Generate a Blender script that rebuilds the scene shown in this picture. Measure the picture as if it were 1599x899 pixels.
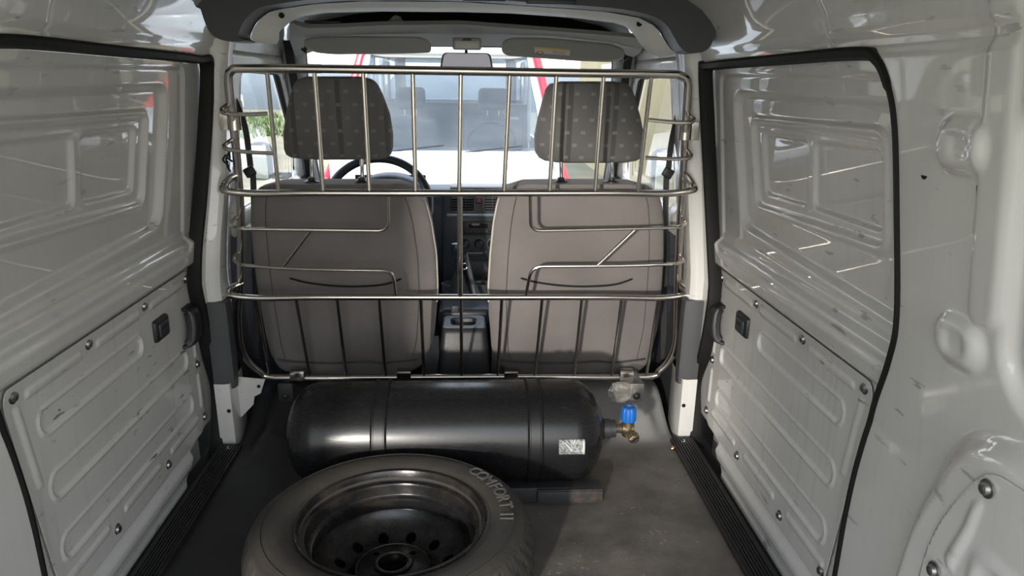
import bpy, bmesh, math, random
import numpy as np
from mathutils import Vector, Matrix
random.seed(3); rng = np.random.RandomState(3)
for o in list(bpy.data.objects): bpy.data.objects.remove(o)
SC = bpy.context.scene
COL = SC.collection
PI = math.pi

# ------------------------------------------------------------------ camera
F, CX, CY, H = 1155.0, 799.5, 449.5, 1.06
PITCH, YAW, ROLL = math.radians(15.655), math.radians(3.267), math.radians(0.7)
_f = np.array([math.sin(YAW)*math.cos(PITCH), math.cos(YAW)*math.cos(PITCH), -math.sin(PITCH)])
_r0 = np.array([math.cos(YAW), -math.sin(YAW), 0.0]); _u0 = np.cross(_r0, _f)
_R = _r0*math.cos(ROLL) + _u0*math.sin(ROLL); _U = -_r0*math.sin(ROLL) + _u0*math.cos(ROLL)
_C = np.array([0, 0, H])
cam = bpy.data.cameras.new('camera'); cam.sensor_width = 36; cam.lens = 36*F/1599.0
cam.clip_start = 0.02; cam.clip_end = 400
cobj = bpy.data.objects.new('camera', cam); COL.objects.link(cobj)
cobj.matrix_world = Matrix(((_R[0], _U[0], -_f[0], _C[0]), (_R[1], _U[1], -_f[1], _C[1]), (_R[2], _U[2], -_f[2], _C[2]), (0, 0, 0, 1)))
SC.camera = cobj

# ------------------------------------------------------------------ world, lamps, exposure
W = bpy.data.worlds.new('sky'); SC.world = W; W.use_nodes = True
wn = W.node_tree.nodes; wl = W.node_tree.links; wn.clear()
wo = wn.new('ShaderNodeOutputWorld'); wb = wn.new('ShaderNodeBackground'); wt = wn.new('ShaderNodeTexCoord')
ws = wn.new('ShaderNodeSeparateXYZ'); wr = wn.new('ShaderNodeValToRGB')
wl.new(wt.outputs['Generated'], ws.inputs[0]); wl.new(ws.outputs['Z'], wr.inputs[0]); wl.new(wr.outputs[0], wb.inputs[0]); wl.new(wb.outputs[0], wo.inputs[0])
wr.color_ramp.elements[0].color = (1.0, 0.97, 0.92, 1); wr.color_ramp.elements[0].position = 0.0
wr.color_ramp.elements[1].color = (0.50, 0.68, 0.95, 1); wr.color_ramp.elements[1].position = 0.9
wb.inputs[1].default_value = 2.5

def look_at(o, src, dst):
    o.location = src; o.rotation_euler = (Vector(dst)-Vector(src)).to_track_quat('-Z', 'Y').to_euler()
sun = bpy.data.lights.new('sun', 'SUN'); sun.energy = 4.0; sun.angle = math.radians(0.6); sun.color = (1, 0.95, 0.87)
so = bpy.data.objects.new('sun', sun); COL.objects.link(so); look_at(so, (3.2, -0.6, 9), (0, 0, 0))
# sunlight thrown back into the load bay by a bright surface behind the van, from low on the left
sp = bpy.data.lights.new('bounced_sunlight', 'SPOT'); sp.energy = 1250; sp.color = (1, 0.93, 0.84)
sp.spot_size = math.radians(15.5); sp.spot_blend = 0.12; sp.shadow_soft_size = 0.12
spo = bpy.data.objects.new('bounced_sunlight', sp); COL.objects.link(spo); look_at(spo, (-1.9, -4.6, 1.55), (-0.19, 1.9, 0.22))
po = bpy.data.lights.new('rear_opening_portal', 'AREA'); po.shape = 'RECTANGLE'; po.size = 1.5; po.size_y = 1.5; po.cycles.is_portal = True
poo = bpy.data.objects.new('rear_opening_portal', po); COL.objects.link(poo); look_at(poo, (-0.035, -0.02, 0.6), (-0.035, 1, 0.6))
SC.view_settings.view_transform = 'Standard'; SC.view_settings.look = 'None'
SC.view_settings.exposure = 0.62; SC.view_settings.gamma = 1.0; SC.view_settings.use_curve_mapping = False

# ------------------------------------------------------------------ helpers
CEN = -0.035                                     # middle of the van
def P(px, py, X=None, Y=None, Z=None):           # point on a plane seen along a ray
    d = _f*F + _R*(px-CX) - _U*(py-CY)
    t = X/d[0] if X is not None else (Y/d[1] if Y is not None else (Z-H)/d[2])
    return Vector(_C + d*t)
SZ = [-.3, 0, .5, 1.12, 1.18, 1.235, 1.275, 1.30]; SS = [.715, .72, .727, .66, .645, .60, .52, .40]
def S(z): return np.interp(z, SZ, SS)            # half width of the body at a height
def PS(px, py, side, off=0.0):                   # point on the leaning side of the body
    z = .6
    for _ in range(30):
        p = P(px, py, X=CEN + side*(float(S(z))+off)); z = .5*z + .5*p.z
    return p

def tag(o, label=None, cat=None, group=None, kind=None):
    if label: o['label'] = label
    if cat: o['category'] = cat
    if group: o['group'] = group
    if kind: o['kind'] = kind
    return o
def link(name, me, m=None, parent=None):
    o = bpy.data.objects.new(name, me); COL.objects.link(o)
    if m is not None and me is not None: me.materials.append(m)
    if parent is not None:
        o.parent = parent; o.matrix_parent_inverse = Matrix.Translation(-parent.location) if parent.type == 'EMPTY' else Matrix()
        if parent.type == 'EMPTY': o.matrix_parent_inverse = Matrix.Translation(parent.location).inverted()
    return o
def empty(name, loc=(0, 0, 0)):
    o = bpy.data.objects.new(name, None); COL.objects.link(o); o.location = loc; o.empty_display_size = .05; return o
def mesh(name, V, Fc, smooth=True):
    me = bpy.data.meshes.new(name); me.from_pydata([tuple(map(float, v)) for v in V], [], [tuple(f) for f in Fc]); me.update()
    if smooth: me.polygons.foreach_set('use_smooth', [True]*len(me.polygons))
    return me
def sharp(me, deg=35):
    try: me.set_sharp_from_angle(angle=math.radians(deg))
    except Exception: pass
    return me
class MB:                                        # collects shapes into one mesh
    def __init__(s): s.V = []; s.F = []
    def add(s, V, Fc):
        n = len(s.V); s.V += [tuple(map(float, v)) for v in V]; s.F += [tuple(i+n for i in f) for f in Fc]; return s
    def box(s, c, d, rot=None, bev=0.0):
        bm = bmesh.new(); bmesh.ops.create_cube(bm, size=1)
        for v in bm.verts: v.co = Vector((v.co.x*d[0], v.co.y*d[1], v.co.z*d[2]))
        if bev > 0: bmesh.ops.bevel(bm, geom=bm.edges[:], offset=min(bev, min(d)*.45), segments=3, profile=.5, affect='EDGES')
        M = Matrix.Translation(Vector(c)) @ (rot.to_matrix().to_4x4() if rot is not None and not isinstance(rot, Matrix) else (rot if rot is not None else Matrix()))
        bm.verts.index_update()
        s.add([M @ v.co for v in bm.verts], [[v.index for v in f.verts] for f in bm.faces]); bm.free(); return s
    def tube(s, pts, r, n=12, closed=False, cap=True, sy=1.0):
        pts = [Vector(p) for p in pts]; m = len(pts); rs = r if hasattr(r, '__len__') else [r]*m
        T = []
        for i in range(m):
            a = pts[(i-1) % m] if (closed or i > 0) else pts[i]; b = pts[(i+1) % m] if (closed or i < m-1) else pts[i]
            T.append((b-a).normalized())
        up = Vector((0, 0, 1)) if abs(T[0].z) < .9 else Vector((1, 0, 0))
        N = (up - T[0]*up.dot(T[0])).normalized(); V = []
        for i in range(m):
            N = (N - T[i]*N.dot(T[i])).normalized(); B = T[i].cross(N)
            for k in range(n):
                a = 2*PI*k/n; V.append(pts[i] + (N*math.cos(a) + B*math.sin(a)*sy)*rs[i])
        Fc = []
        for i in range(m if closed else m-1):
            j = (i+1) % m
            for k in range(n): l = (k+1) % n; Fc.append((i*n+k, i*n+l, j*n+l, j*n+k))
        if cap and not closed: Fc.append(tuple(range(n))[::-1]); Fc.append(tuple((m-1)*n+k for k in range(n)))
        return s.add(V, Fc)
    def lathe(s, prof, n=64, M=Matrix(), close=False):
        V = []; Fc = []; m = len(prof)
        for r, z in prof:
            for k in range(n): a = 2*PI*k/n; V.append(M @ Vector((r*math.cos(a), r*math.sin(a), z)))
        for i in range(m if close else m-1):
            j = (i+1) % m
            for k in range(n): l = (k+1) % n; Fc.append((i*n+k, i*n+l, j*n+l, j*n+k))
        if not close:
            if prof[0][0] > 1e-5: Fc.append(tuple(range(n))[::-1])
            if prof[-1][0] > 1e-5: Fc.append(tuple((m-1)*n+k for k in range(n)))
        return s.add(V, Fc)
    def ring(s, prof, n=64, M=Matrix()): return s.lathe(prof, n, M, True)
    def build(s, name, m=None, parent=None, smooth=True, ang=35):
        me = mesh(name, s.V, s.F, smooth)
        bm = bmesh.new(); bm.from_mesh(me); bmesh.ops.recalc_face_normals(bm, faces=bm.faces[:]); bm.to_mesh(me); bm.free()
        if smooth: sharp(me, ang)
        return link(name, me, m, parent)
def curve(pts, seg=8, closed=False):             # Catmull-Rom through points
    pts = [Vector(p) for p in pts]; out = []; n = len(pts)
    for i in range(n if closed else n-1):
        g = (lambda k: pts[k % n]) if closed else (lambda k: pts[max(0, min(n-1, k))])
        a, b, c, d = g(i-1), g(i), g(i+1), g(i+2)
        for j in range(seg):
            t = j/seg; out.append(.5*((2*b) + (c-a)*t + (2*a-5*b+4*c-d)*t*t + (3*b-a-3*c+d)*t**3))
    if not closed: out.append(pts[-1])
    return out
def rounded(pts, r, seg=6, closed=False):        # polyline with filleted corners
    pts = [Vector(p) for p in pts]; out = []; n = len(pts)
    for i in range(n):
        if not closed and i in (0, n-1): out.append(pts[i]); continue
        a, b, c = pts[i-1], pts[i], pts[(i+1) % n]
        rr = r if not hasattr(r, '__len__') else r[i]
        u = (a-b); v = (c-b); q = min(rr, u.length*.48, v.length*.48); u.normalize(); v.normalize()
        p0 = b+u*q; p2 = b+v*q
        for j in range(seg+1):
            t = j/seg; out.append(p0*(1-t)**2 + b*2*t*(1-t) + p2*t*t)
    return out
def basis(axis, loc=(0, 0, 0)):                  # frame whose Z looks along axis
    return Matrix.Translation(Vector(loc)) @ Vector(axis).to_track_quat('Z', 'Y').to_matrix().to_4x4()
def sdf_poly(y, z, poly):                        # signed distance, negative inside; also nearest points
    y = np.asarray(y, float); z = np.asarray(z, float); best = np.full(y.shape, 1e9); ny = y.copy(); nz = z.copy(); ins = np.zeros(y.shape, bool)
    n = len(poly)
    for i in range(n):
        ay, az = poly[i]; by, bz = poly[(i+1) % n]; dy, dz = by-ay, bz-az
        t = np.clip(((y-ay)*dy+(z-az)*dz)/max(dy*dy+dz*dz, 1e-12), 0, 1); qy = ay+t*dy; qz = az+t*dz
        d = np.hypot(y-qy, z-qz); m = d < best; best = np.where(m, d, best); ny = np.where(m, qy, ny); nz = np.where(m, qz, nz)
        c = ((az > z) != (bz > z)); ins ^= c & (y < (by-ay)*(z-az)/(bz-az if abs(bz-az) > 1e-12 else 1e-12)+ay)
    return np.where(ins, -best, best), ny, nz
def rpoly(pts, r, seg=5): return [(p.x, p.y) for p in rounded([(a, b, 0) for a, b in pts], r, seg, True)]
def sm(t): t = np.clip(t, 0, 1); return t*t*(3-2*t)
def press(y, z, poly, w):                        # 0 outside .. 1 inside over a slope of width w
    d, _, _ = sdf_poly(y, z, poly); return sm(.5 - d/w)
def rbox(y, z, y0, y1, z0, z1, r, w):
    cy, cz = (y0+y1)/2, (z0+z1)/2; qy = np.abs(y-cy)-(y1-y0)/2+r; qz = np.abs(z-cz)-(z1-z0)/2+r
    d = np.hypot(np.maximum(qy, 0), np.maximum(qz, 0)) + np.minimum(np.maximum(qy, qz), 0) - r
    return sm(.5 - d/w)
def side_sheet(name, side, ys, zs, off, m, parent=None, hole=None, keep=None, thick=0.0, sfun=None):
    # pressed sheet following the body side; off(y,z) = outward displacement; hole/keep are (Y,Z) outlines
    Yg, Zg = np.meshgrid(ys, zs, indexing='ij'); Yg = Yg.copy(); Zg = Zg.copy(); ny_, nz_ = Yg.shape
    out = None
    for poly, sgn in ((hole, -1), (keep, 1)):
        if poly is None: continue
        d, qy, qz = sdf_poly(Yg, Zg, poly); bad = (d < 0) if sgn < 0 else (d > 0)
        fb = bad[:-1, :-1] & bad[1:, :-1] & bad[:-1, 1:] & bad[1:, 1:]
        out = fb if out is None else (out | fb)
        h = 1.45*max(ys[1]-ys[0], zs[1]-zs[0]); mv = bad & (np.abs(d) < h*1.5)
        Yg = np.where(mv, qy, Yg); Zg = np.where(mv, qz, Zg)
    D = off(Yg, Zg); X = CEN + side*((sfun or S)(Zg) + D)
    idx = np.arange(ny_*nz_).reshape(ny_, nz_)
    q = np.stack([idx[:-1, :-1], idx[1:, :-1], idx[1:, 1:], idx[:-1, 1:]], -1)
    if side < 0: q = q[..., ::-1]
    q = q[~out] if out is not None else q.reshape(-1, 4)
    used = np.unique(q); mp = np.full(ny_*nz_, -1); mp[used] = np.arange(len(used)); q = mp[q]
    V = np.stack([X.ravel(), Yg.ravel(), Zg.ravel()], -1)[used]
    me = bpy.data.meshes.new(name); me.vertices.add(len(V)); me.vertices.foreach_set('co', V.ravel().astype(np.float32))
    me.loops.add(q.size); me.loops.foreach_set('vertex_index', q.ravel().astype(np.int32)); me.polygons.add(len(q))
    me.polygons.foreach_set('loop_start', np.arange(0, q.size, 4, dtype=np.int32)); me.polygons.foreach_set('loop_total', np.full(len(q), 4, np.int32))
    me.update(calc_edges=True); me.polygons.foreach_set('use_smooth', [True]*len(q))
    o = link(name, me, m, parent)
    if thick: md = o.modifiers.new('thickness', 'SOLIDIFY'); md.thickness = thick; md.offset = -1
    return o
def pillow(rows, thick, n=40, pw=3.5, edge=3.0):
    # rows: (left point, right point) from bottom to top on the face towards +(-Y); depth goes +Y
    V = []; Fc = []; m = len(rows); ring = []
    for i, (a, b) in enumerate(rows):
        a = Vector(a); b = Vector(b); c = (a+b)/2; h = (b-a)/2; t = abs(2*i/(m-1)-1)
        k = max(0.0, 1-t**edge)**(1/edge) if edge else 1
        th = thick/2*(0.25+0.75*k)
        for j in range(n):
            an = 2*PI*j/n; cs, sn = math.cos(an), math.sin(an)
            u = math.copysign(abs(cs)**(2/pw), cs); v = math.copysign(abs(sn)**(2/pw), sn)
            V.append(c + h*u + Vector((0, thick/2 + v*th, 0)))
    for i in range(m-1):
        for j in range(n): l = (j+1) % n; Fc.append((i*n+j, i*n+l, (i+1)*n+l, (i+1)*n+j))
    Fc.append(tuple(range(n))[::-1]); Fc.append(tuple((m-1)*n+k for k in range(n)))
    return V, Fc
def interp_rows(tab, ys):                        # tab: (py, left px, right px) smooth rows
    a = np.array(sorted(tab), float); return [(y, float(np.interp(y, a[:, 0], a[:, 1])), float(np.interp(y, a[:, 0], a[:, 2]))) for y in ys]

# ------------------------------------------------------------------ materials
def mat(name, col, rough=.5, metal=0.0, coat=0.0, coat_rough=.05, var=0.0, vscale=8, col2=None, bump=0.0, bscale=200, spec=None, rvar=0.0, trans=0.0, emis=None, estr=0, stretch=None, thr=(0.35, 0.65)):
    m = bpy.data.materials.new(name); m.use_nodes = True; nt = m.node_tree; b = nt.nodes['Principled BSDF']; N = nt.nodes.new; L = nt.links.new
    b.inputs['Base Color'].default_value = (*col, 1); b.inputs['Roughness'].default_value = rough; b.inputs['Metallic'].default_value = metal
    b.inputs['Coat Weight'].default_value = coat; b.inputs['Coat Roughness'].default_value = coat_rough
    if spec is not None: b.inputs['Specular IOR Level'].default_value = spec
    if trans: b.inputs['Transmission Weight'].default_value = trans
    if emis: b.inputs['Emission Color'].default_value = (*emis, 1); b.inputs['Emission Strength'].default_value = estr
    tc = N('ShaderNodeTexCoord'); mp = N('ShaderNodeMapping'); L(tc.outputs['Object'], mp.inputs[0])
    if stretch: mp.inputs['Scale'].default_value = stretch
    if var or col2:
        n1 = N('ShaderNodeTexNoise'); n1.inputs['Scale'].default_value = vscale; n1.inputs['Detail'].default_value = 7; n1.inputs['Roughness'].default_value = .6; L(mp.outputs[0], n1.inputs[0])
        r = N('ShaderNodeValToRGB'); L(n1.outputs[0], r.inputs[0]); r.color_ramp.elements[0].position = thr[0]; r.color_ramp.elements[1].position = thr[1]
        c2 = col2 if col2 else tuple(c*(1-var) for c in col)
        r.color_ramp.elements[0].color = (*c2, 1); r.color_ramp.elements[1].color = (*col, 1); L(r.outputs[0], b.inputs['Base Color'])
    if rvar:
        n2 = N('ShaderNodeTexNoise'); n2.inputs['Scale'].default_value = vscale*2.3; n2.inputs['Detail'].default_value = 5; L(mp.outputs[0], n2.inputs[0])
        mr = N('ShaderNodeMapRange'); mr.inputs[3].default_value = max(0, rough-rvar); mr.inputs[4].default_value = min(1, rough+rvar); L(n2.outputs[0], mr.inputs[0]); L(mr.outputs[0], b.inputs['Roughness'])
    if bump:
        n3 = N('ShaderNodeTexNoise'); n3.inputs['Scale'].default_value = bscale; n3.inputs['Detail'].default_value = 4; L(tc.outputs['Object'], n3.inputs[0])
        bp = N('ShaderNodeBump'); bp.inputs['Strength'].default_value = bump; bp.inputs['Distance'].default_value = .002; L(n3.outputs[0], bp.inputs['Height']); L(bp.outputs[0], b.inputs['Normal'])
    return m
def paint_mat(name, dirt=.5, coat=1.0):
    m = bpy.data.materials.new(name); m.use_nodes = True; nt = m.node_tree; b = nt.nodes['Principled BSDF']; N = nt.nodes.new; L = nt.links.new
    b.inputs['Roughness'].default_value = .38; b.inputs['Coat Weight'].default_value = coat; b.inputs['Coat Roughness'].default_value = .035
    tc = N('ShaderNodeTexCoord')
    def noise(scale, stretch, det=6):
        mp = N('ShaderNodeMapping'); mp.inputs['Scale'].default_value = stretch; L(tc.outputs['Object'], mp.inputs[0])
        n = N('ShaderNodeTexNoise'); n.inputs['Scale'].default_value = scale; n.inputs['Detail'].default_value = det; L(mp.outputs[0], n.inputs[0]); return n.outputs[0]
    def ramp(src, p0, p1, c0=(0, 0, 0), c1=(1, 1, 1)):
        r = N('ShaderNodeValToRGB'); r.color_ramp.elements[0].position = p0; r.color_ramp.elements[1].position = p1
        r.color_ramp.elements[0].color = (*c0, 1); r.color_ramp.elements[1].color = (*c1, 1); L(src, r.inputs[0]); return r.outputs[0]
    def mix(f, a, c):
        x = N('ShaderNodeMix'); x.data_type = 'RGBA'; L(f, x.inputs[0])
        if isinstance(a, tuple): x.inputs[6].default_value = (*a, 1)
        else: L(a, x.inputs[6])
        if isinstance(c, tuple): x.inputs[7].default_value = (*c, 1)
        else: L(c, x.inputs[7])
        return x.outputs[2]
    base = ramp(noise(2.2, (1, 1, 1)), .3, .7, (.62, .61, .585), (.70, .695, .67))
    runs = ramp(noise(9, (1, 6, .25)), .52, .72, (0, 0, 0), (.16*dirt*2,)*3)           # faint vertical run marks
    c = mix(runs, base, (.42, .40, .36))
    # scuffs: thin dark scratches and a few chips where both noises peak
    sc = noise(26, (1, .55, 2.6), 8); area = noise(5, (1, 1, 1), 2)
    a = N('ShaderNodeMath'); a.operation = 'MULTIPLY'; L(ramp(sc, .64, .66), a.inputs[0]); L(ramp(area, .5, .62), a.inputs[1])
    a2 = N('ShaderNodeMath'); a2.operation = 'MULTIPLY'; L(a.outputs[0], a2.inputs[0]); a2.inputs[1].default_value = .85*min(1, dirt*1.6)
    c = mix(a2.outputs[0], c, (.10, .095, .085))
    L(c, b.inputs['Base Color'])
    n = noise(6, (1, 1, 1), 2); bp = N('ShaderNodeBump'); bp.inputs['Strength'].default_value = .06; bp.inputs['Distance'].default_value = .004
    L(n, bp.inputs['Height']); L(bp.outputs[0], b.inputs['Coat Normal'])
    return m
PAINT = paint_mat('white_paint', .35); PAINT_LOW = paint_mat('scuffed_white_paint', .8, .6)
SEAL = mat('black_rubber_seal', (.009, .009, .009), .6, spec=.25, bump=.3, bscale=80)
BLACKPL = mat('black_plastic', (.018, .019, .021), .42, bump=.15, bscale=500, rvar=.08, vscale=10)
DARKPL = mat('dark_grey_plastic', (.055, .057, .062), .45, bump=.25, bscale=700, var=.15, vscale=5)
HEADL = mat('dark_headliner_plastic', (.058, .062, .070), .5, bump=.2, bscale=600, var=.08, vscale=3)
GREYPL = mat('light_grey_plastic', (.34, .34, .335), .5, bump=.15, bscale=600)
LINER = mat('grey_headliner', (.30, .30, .29), .9, bump=.3, bscale=900)
VISOR = mat('grey_visor_vinyl', (.36, .36, .345), .65, bump=.2, bscale=500)
VINYL = mat('grey_vinyl_floor', (.075, .074, .073), .42, var=.35, vscale=5, bump=.5, bscale=14, rvar=.14)
SILLM = mat('black_step_rubber', (.022, .022, .023), .5, var=.3, vscale=14, bump=.3, bscale=300)
STEEL = mat('stainless_steel', (.62, .58, .54), .22, metal=1, rvar=.06, vscale=20)
ZINC = mat('zinc_steel', (.45, .44, .42), .38, metal=1, var=.3, vscale=40)
BRASS = mat('brass', (.36, .28, .16), .5, metal=.9, col2=(.10, .08, .06), vscale=50)
CHROME = mat('chrome', (.8, .8, .8), .08, metal=1)
BLUEP = mat('blue_knob_plastic', (.012, .14, .52), .38)
RUBBER = mat('tyre_rubber', (.030, .028, .026), .62, col2=(.052, .045, .038), vscale=7, bump=.3, bscale=120)
LETTER = mat('worn_raised_lettering', (.15, .145, .14), .7, var=.4, vscale=30)
RIM = mat('black_wheel_paint', (.014, .014, .015), .26, col2=(.04, .034, .028), vscale=14, thr=(.3, .55), bump=.15, bscale=60, rvar=.12, metal=.2)
RIMBARE = mat('worn_wheel_metal', (.22, .19, .16), .45, metal=.7, var=.6, vscale=30)
TANK = mat('black_tank_enamel', (.011, .011, .012), .27, col2=(.10, .08, .07), vscale=16, stretch=(1, 6, 6), thr=(.25, .29), bump=.03, bscale=25, rvar=.06)
TANKB = mat('black_bracket_paint', (.03, .03, .032), .5, col2=(.10, .06, .035), vscale=18, thr=(.28, .42), bump=.3, bscale=100)
CAV = mat('dark_cavity', (.008, .008, .008), .9)
DASH = mat('dark_blue_grey_dash', (.045, .055, .072), .55, bump=.2, bscale=500)
DASHLIT = mat('sunlit_dash_top', (.20, .19, .195), .6, bump=.2, bscale=500)
STACK = mat('black_centre_stack', (.034, .040, .048), .4)
CREAM = mat('cream_seat_side', (.62, .58, .50), .8)
BELT = mat('grey_seat_belt', (.07, .07, .068), .8, bump=.5, bscale=900)
def fabric(name, base, spots=False, band=False):
    m = mat(name, base, .95, bump=.5, bscale=1400); nt = m.node_tree; b = nt.nodes['Principled BSDF']; N = nt.nodes.new; L = nt.links.new
    b.inputs['Sheen Weight'].default_value = .12
    tc = N('ShaderNodeTexCoord'); n = N('ShaderNodeTexNoise'); n.inputs['Scale'].default_value = 4; n.inputs['Detail'].default_value = 6; L(tc.outputs['Object'], n.inputs[0])
    r = N('ShaderNodeValToRGB'); L(n.outputs[0], r.inputs[0]); r.color_ramp.elements[0].position = .3; r.color_ramp.elements[1].position = .7
    r.color_ramp.elements[0].color = (*[c*.78 for c in base], 1); r.color_ramp.elements[1].color = (*[c*1.08 for c in base], 1); L(r.outputs[0], b.inputs['Base Color'])
    if spots:
        sx = N('ShaderNodeSeparateXYZ'); L(tc.outputs['Object'], sx.inputs[0])
        def mth(op, a, c=None):
            x = N('ShaderNodeMath'); x.operation = op
            (L(a, x.inputs[0]) if not isinstance(a, (int, float)) else setattr(x.inputs[0], 'default_value', a))
            if c is not None: (L(c, x.inputs[1]) if not isinstance(c, (int, float)) else setattr(x.inputs[1], 'default_value', c))
            return x.outputs[0]
        px = .046; pz = .036
        row = mth('FLOOR', mth('MULTIPLY', sx.outputs['Z'], 1/pz)); odd = mth('MULTIPLY', mth('MODULO', mth('ADD', row, 100.0), 2.0), .5)
        u = mth('ABSOLUTE', mth('SUBTRACT', mth('FRACT', mth('ADD', mth('ADD', mth('MULTIPLY', sx.outputs['X'], 1/px), odd), 50.0)), .5))
        v = mth('ABSOLUTE', mth('SUBTRACT', mth('FRACT', mth('ADD', mth('MULTIPLY', sx.outputs['Z'], 1/pz), 50.0)), .5))
        k = mth('MULTIPLY', mth('LESS_THAN', u, .14), mth('LESS_THAN', v, .13))
        mx = N('ShaderNodeMix'); mx.data_type = 'RGBA'; bd = mth('LESS_THAN', mth('ABSOLUTE', mth('SUBTRACT', mth('FRACT', mth('ADD', mth('MULTIPLY', sx.outputs['X'], 1/.13), 10.33)), .5)), .055)
        m3 = N('ShaderNodeMix'); m3.data_type = 'RGBA'; L(bd, m3.inputs[0]); L(r.outputs[0], m3.inputs[6]); m3.inputs[7].default_value = (*[c*.6 for c in base], 1)
        L(mth('MULTIPLY', k, .4), mx.inputs[0]); L(m3.outputs[2], mx.inputs[6]); mx.inputs[7].default_value = (.30, .295, .29, 1); L(mx.outputs[2], b.inputs['Base Color'])
    return m
SEATF = fabric('taupe_seat_cloth', (.215, .196, .188))
HEADF = fabric('charcoal_headrest_cloth', (.15, .145, .143), True)
HEADF2 = fabric('charcoal_headrest_cloth_dark', (.125, .122, .121), True)
def glass(name, tint, gl=.06, haze=0.0):
    m = bpy.data.materials.new(name); m.use_nodes = True; nt = m.node_tree; N = nt.nodes.new; L = nt.links.new; nt.nodes.clear()
    o = N('ShaderNodeOutputMaterial'); t = N('ShaderNodeBsdfTransparent'); g = N('ShaderNodeBsdfGlossy'); x = N('ShaderNodeMixShader'); lw = N('ShaderNodeLayerWeight'); fr = N('ShaderNodeMath'); fr.operation = 'POWER'; fm = N('ShaderNodeMapRange')
    t.inputs[0].default_value = (*tint, 1); g.inputs['Roughness'].default_value = .02; fr.inputs[1].default_value = 4.5; L(lw.outputs['Facing'], fr.inputs[0]); fm.inputs[3].default_value = .03+gl*.3; fm.inputs[4].default_value = .8; L(fr.outputs[0], fm.inputs[0])
    L(fm.outputs[0], x.inputs[0]); L(t.outputs[0], x.inputs[1]); L(g.outputs[0], x.inputs[2]); last = x.outputs[0]
    if haze:
        d = N('ShaderNodeBsdfDiffuse'); d.inputs[0].default_value = (.8, .8, .78, 1); y = N('ShaderNodeMixShader'); n = N('ShaderNodeTexNoise'); n.inputs['Scale'].default_value = 3; n.inputs['Detail'].default_value = 8
        r = N('ShaderNodeMapRange'); r.inputs[1].default_value = .35; r.inputs[2].default_value = .75; r.inputs[3].default_value = haze*.3; r.inputs[4].default_value = haze; L(n.outputs[0], r.inputs[0])
        L(r.outputs[0], y.inputs[0]); L(last, y.inputs[1]); L(d.outputs[0], y.inputs[2]); last = y.outputs[0]
    L(last, o.inputs[0]); return m
GLASS = glass('dusty_clear_glass', (.93, .95, .95), 0, .035)
GLASSX = glass('other_van_glass', (.42, .49, .55), .1, .13)
PLASTIC_WRAP = glass('clear_plastic_wrap', (.85, .83, .78), .15, .25)
MIRRORG = mat('mirror_glass', (.55, .6, .62), .03, metal=1)

# ------------------------------------------------------------------ body shell
HOLE = [(2.072, 1.097), (2.066, .94), (2.048, .71), (2.030, .50), (2.030, .42), (2.060, .28), (2.12, .16), (2.09, .05), (2.045, -.02), (1.93, -.06), (1.5, -.062), (1.185, -.06),
        (1.165, .05), (1.162, .17), (1.16, .305), (1.15, .414), (1.127, .523), (1.085, .63), (1.068, .71), (1.08, .856), (1.098, .998), (1.124, 1.063), (1.165, 1.103), (1.24, 1.114), (1.6, 1.112), (2.02, 1.108)]
HOLE_L = [(2.125, 1.097), (2.118, .94), (2.085, .75), (2.048, .60), (2.045, .50), (2.06, .42), (2.085, .28), (2.12, .16), (2.09, .05)] + HOLE[8:]
HOLES = {1: HOLE, -1: HOLE_L}
HOLEC = [(p.x, p.y) for p in curve([(a, b, 0) for a, b in HOLE], 5, True)]
prof_s = [(.66, 1.12), (.655, 1.15), (.645, 1.18), (.628, 1.207), (.60, 1.235), (.56, 1.258), (.52, 1.275), (.46, 1.29), (.40, 1.30)]
def body_off(y, z):
    d = np.zeros_like(y)
    d -= .014*rbox(y, z, .890, .985, .955, 1.015, .028, .022)                 # pressed fixing bosses
    d += .004*rbox(y, z, .915, .950, .970, 1.000, .012, .010)
    d -= .014*rbox(y, z, .872, .962, .695, .755, .028, .022)
    d += .004*rbox(y, z, .895, .935, .710, .740, .012, .010)
    d -= .006*rbox(y, z, .850, .902, .76, 1.30, .02, .010)                    # upright stiffening ridge
    d += .016*rbox(y, z, .30, .838, .672, 1.075, .08, .022)                   # big pressed window field
    d -= .010*rbox(y, z, .30, .800, .700, 1.045, .07, .012)
    arch = rpoly([(.878, .59), (.945, .45), (.965, .33), (.98, -.1), (.10, -.1), (.10, .645), (.79, .63)], .06)
    d -= .035*press(y, z, arch, .045)
    d += .008*sm((z-1.10)/.02)*sm((1.145-z)/.012)                             # gutter step above the door
    d += .003*np.exp(-((y-1.325)/.004)**2)*(z > 1.115)
    return d
def prof_side(z):
    return np.interp(z, [-.3, 0, .5, 1.12, 1.15, 1.18, 1.207, 1.235, 1.258, 1.275, 1.29, 1.30], [.715, .72, .727, .66, .655, .645, .628, .60, .56, .52, .46, .40])
ARM = rpoly([(.792, .604), (.867, .493), (.889, .416), (.900, .18), (.35, .18), (.35, .625)], .035)
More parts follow.
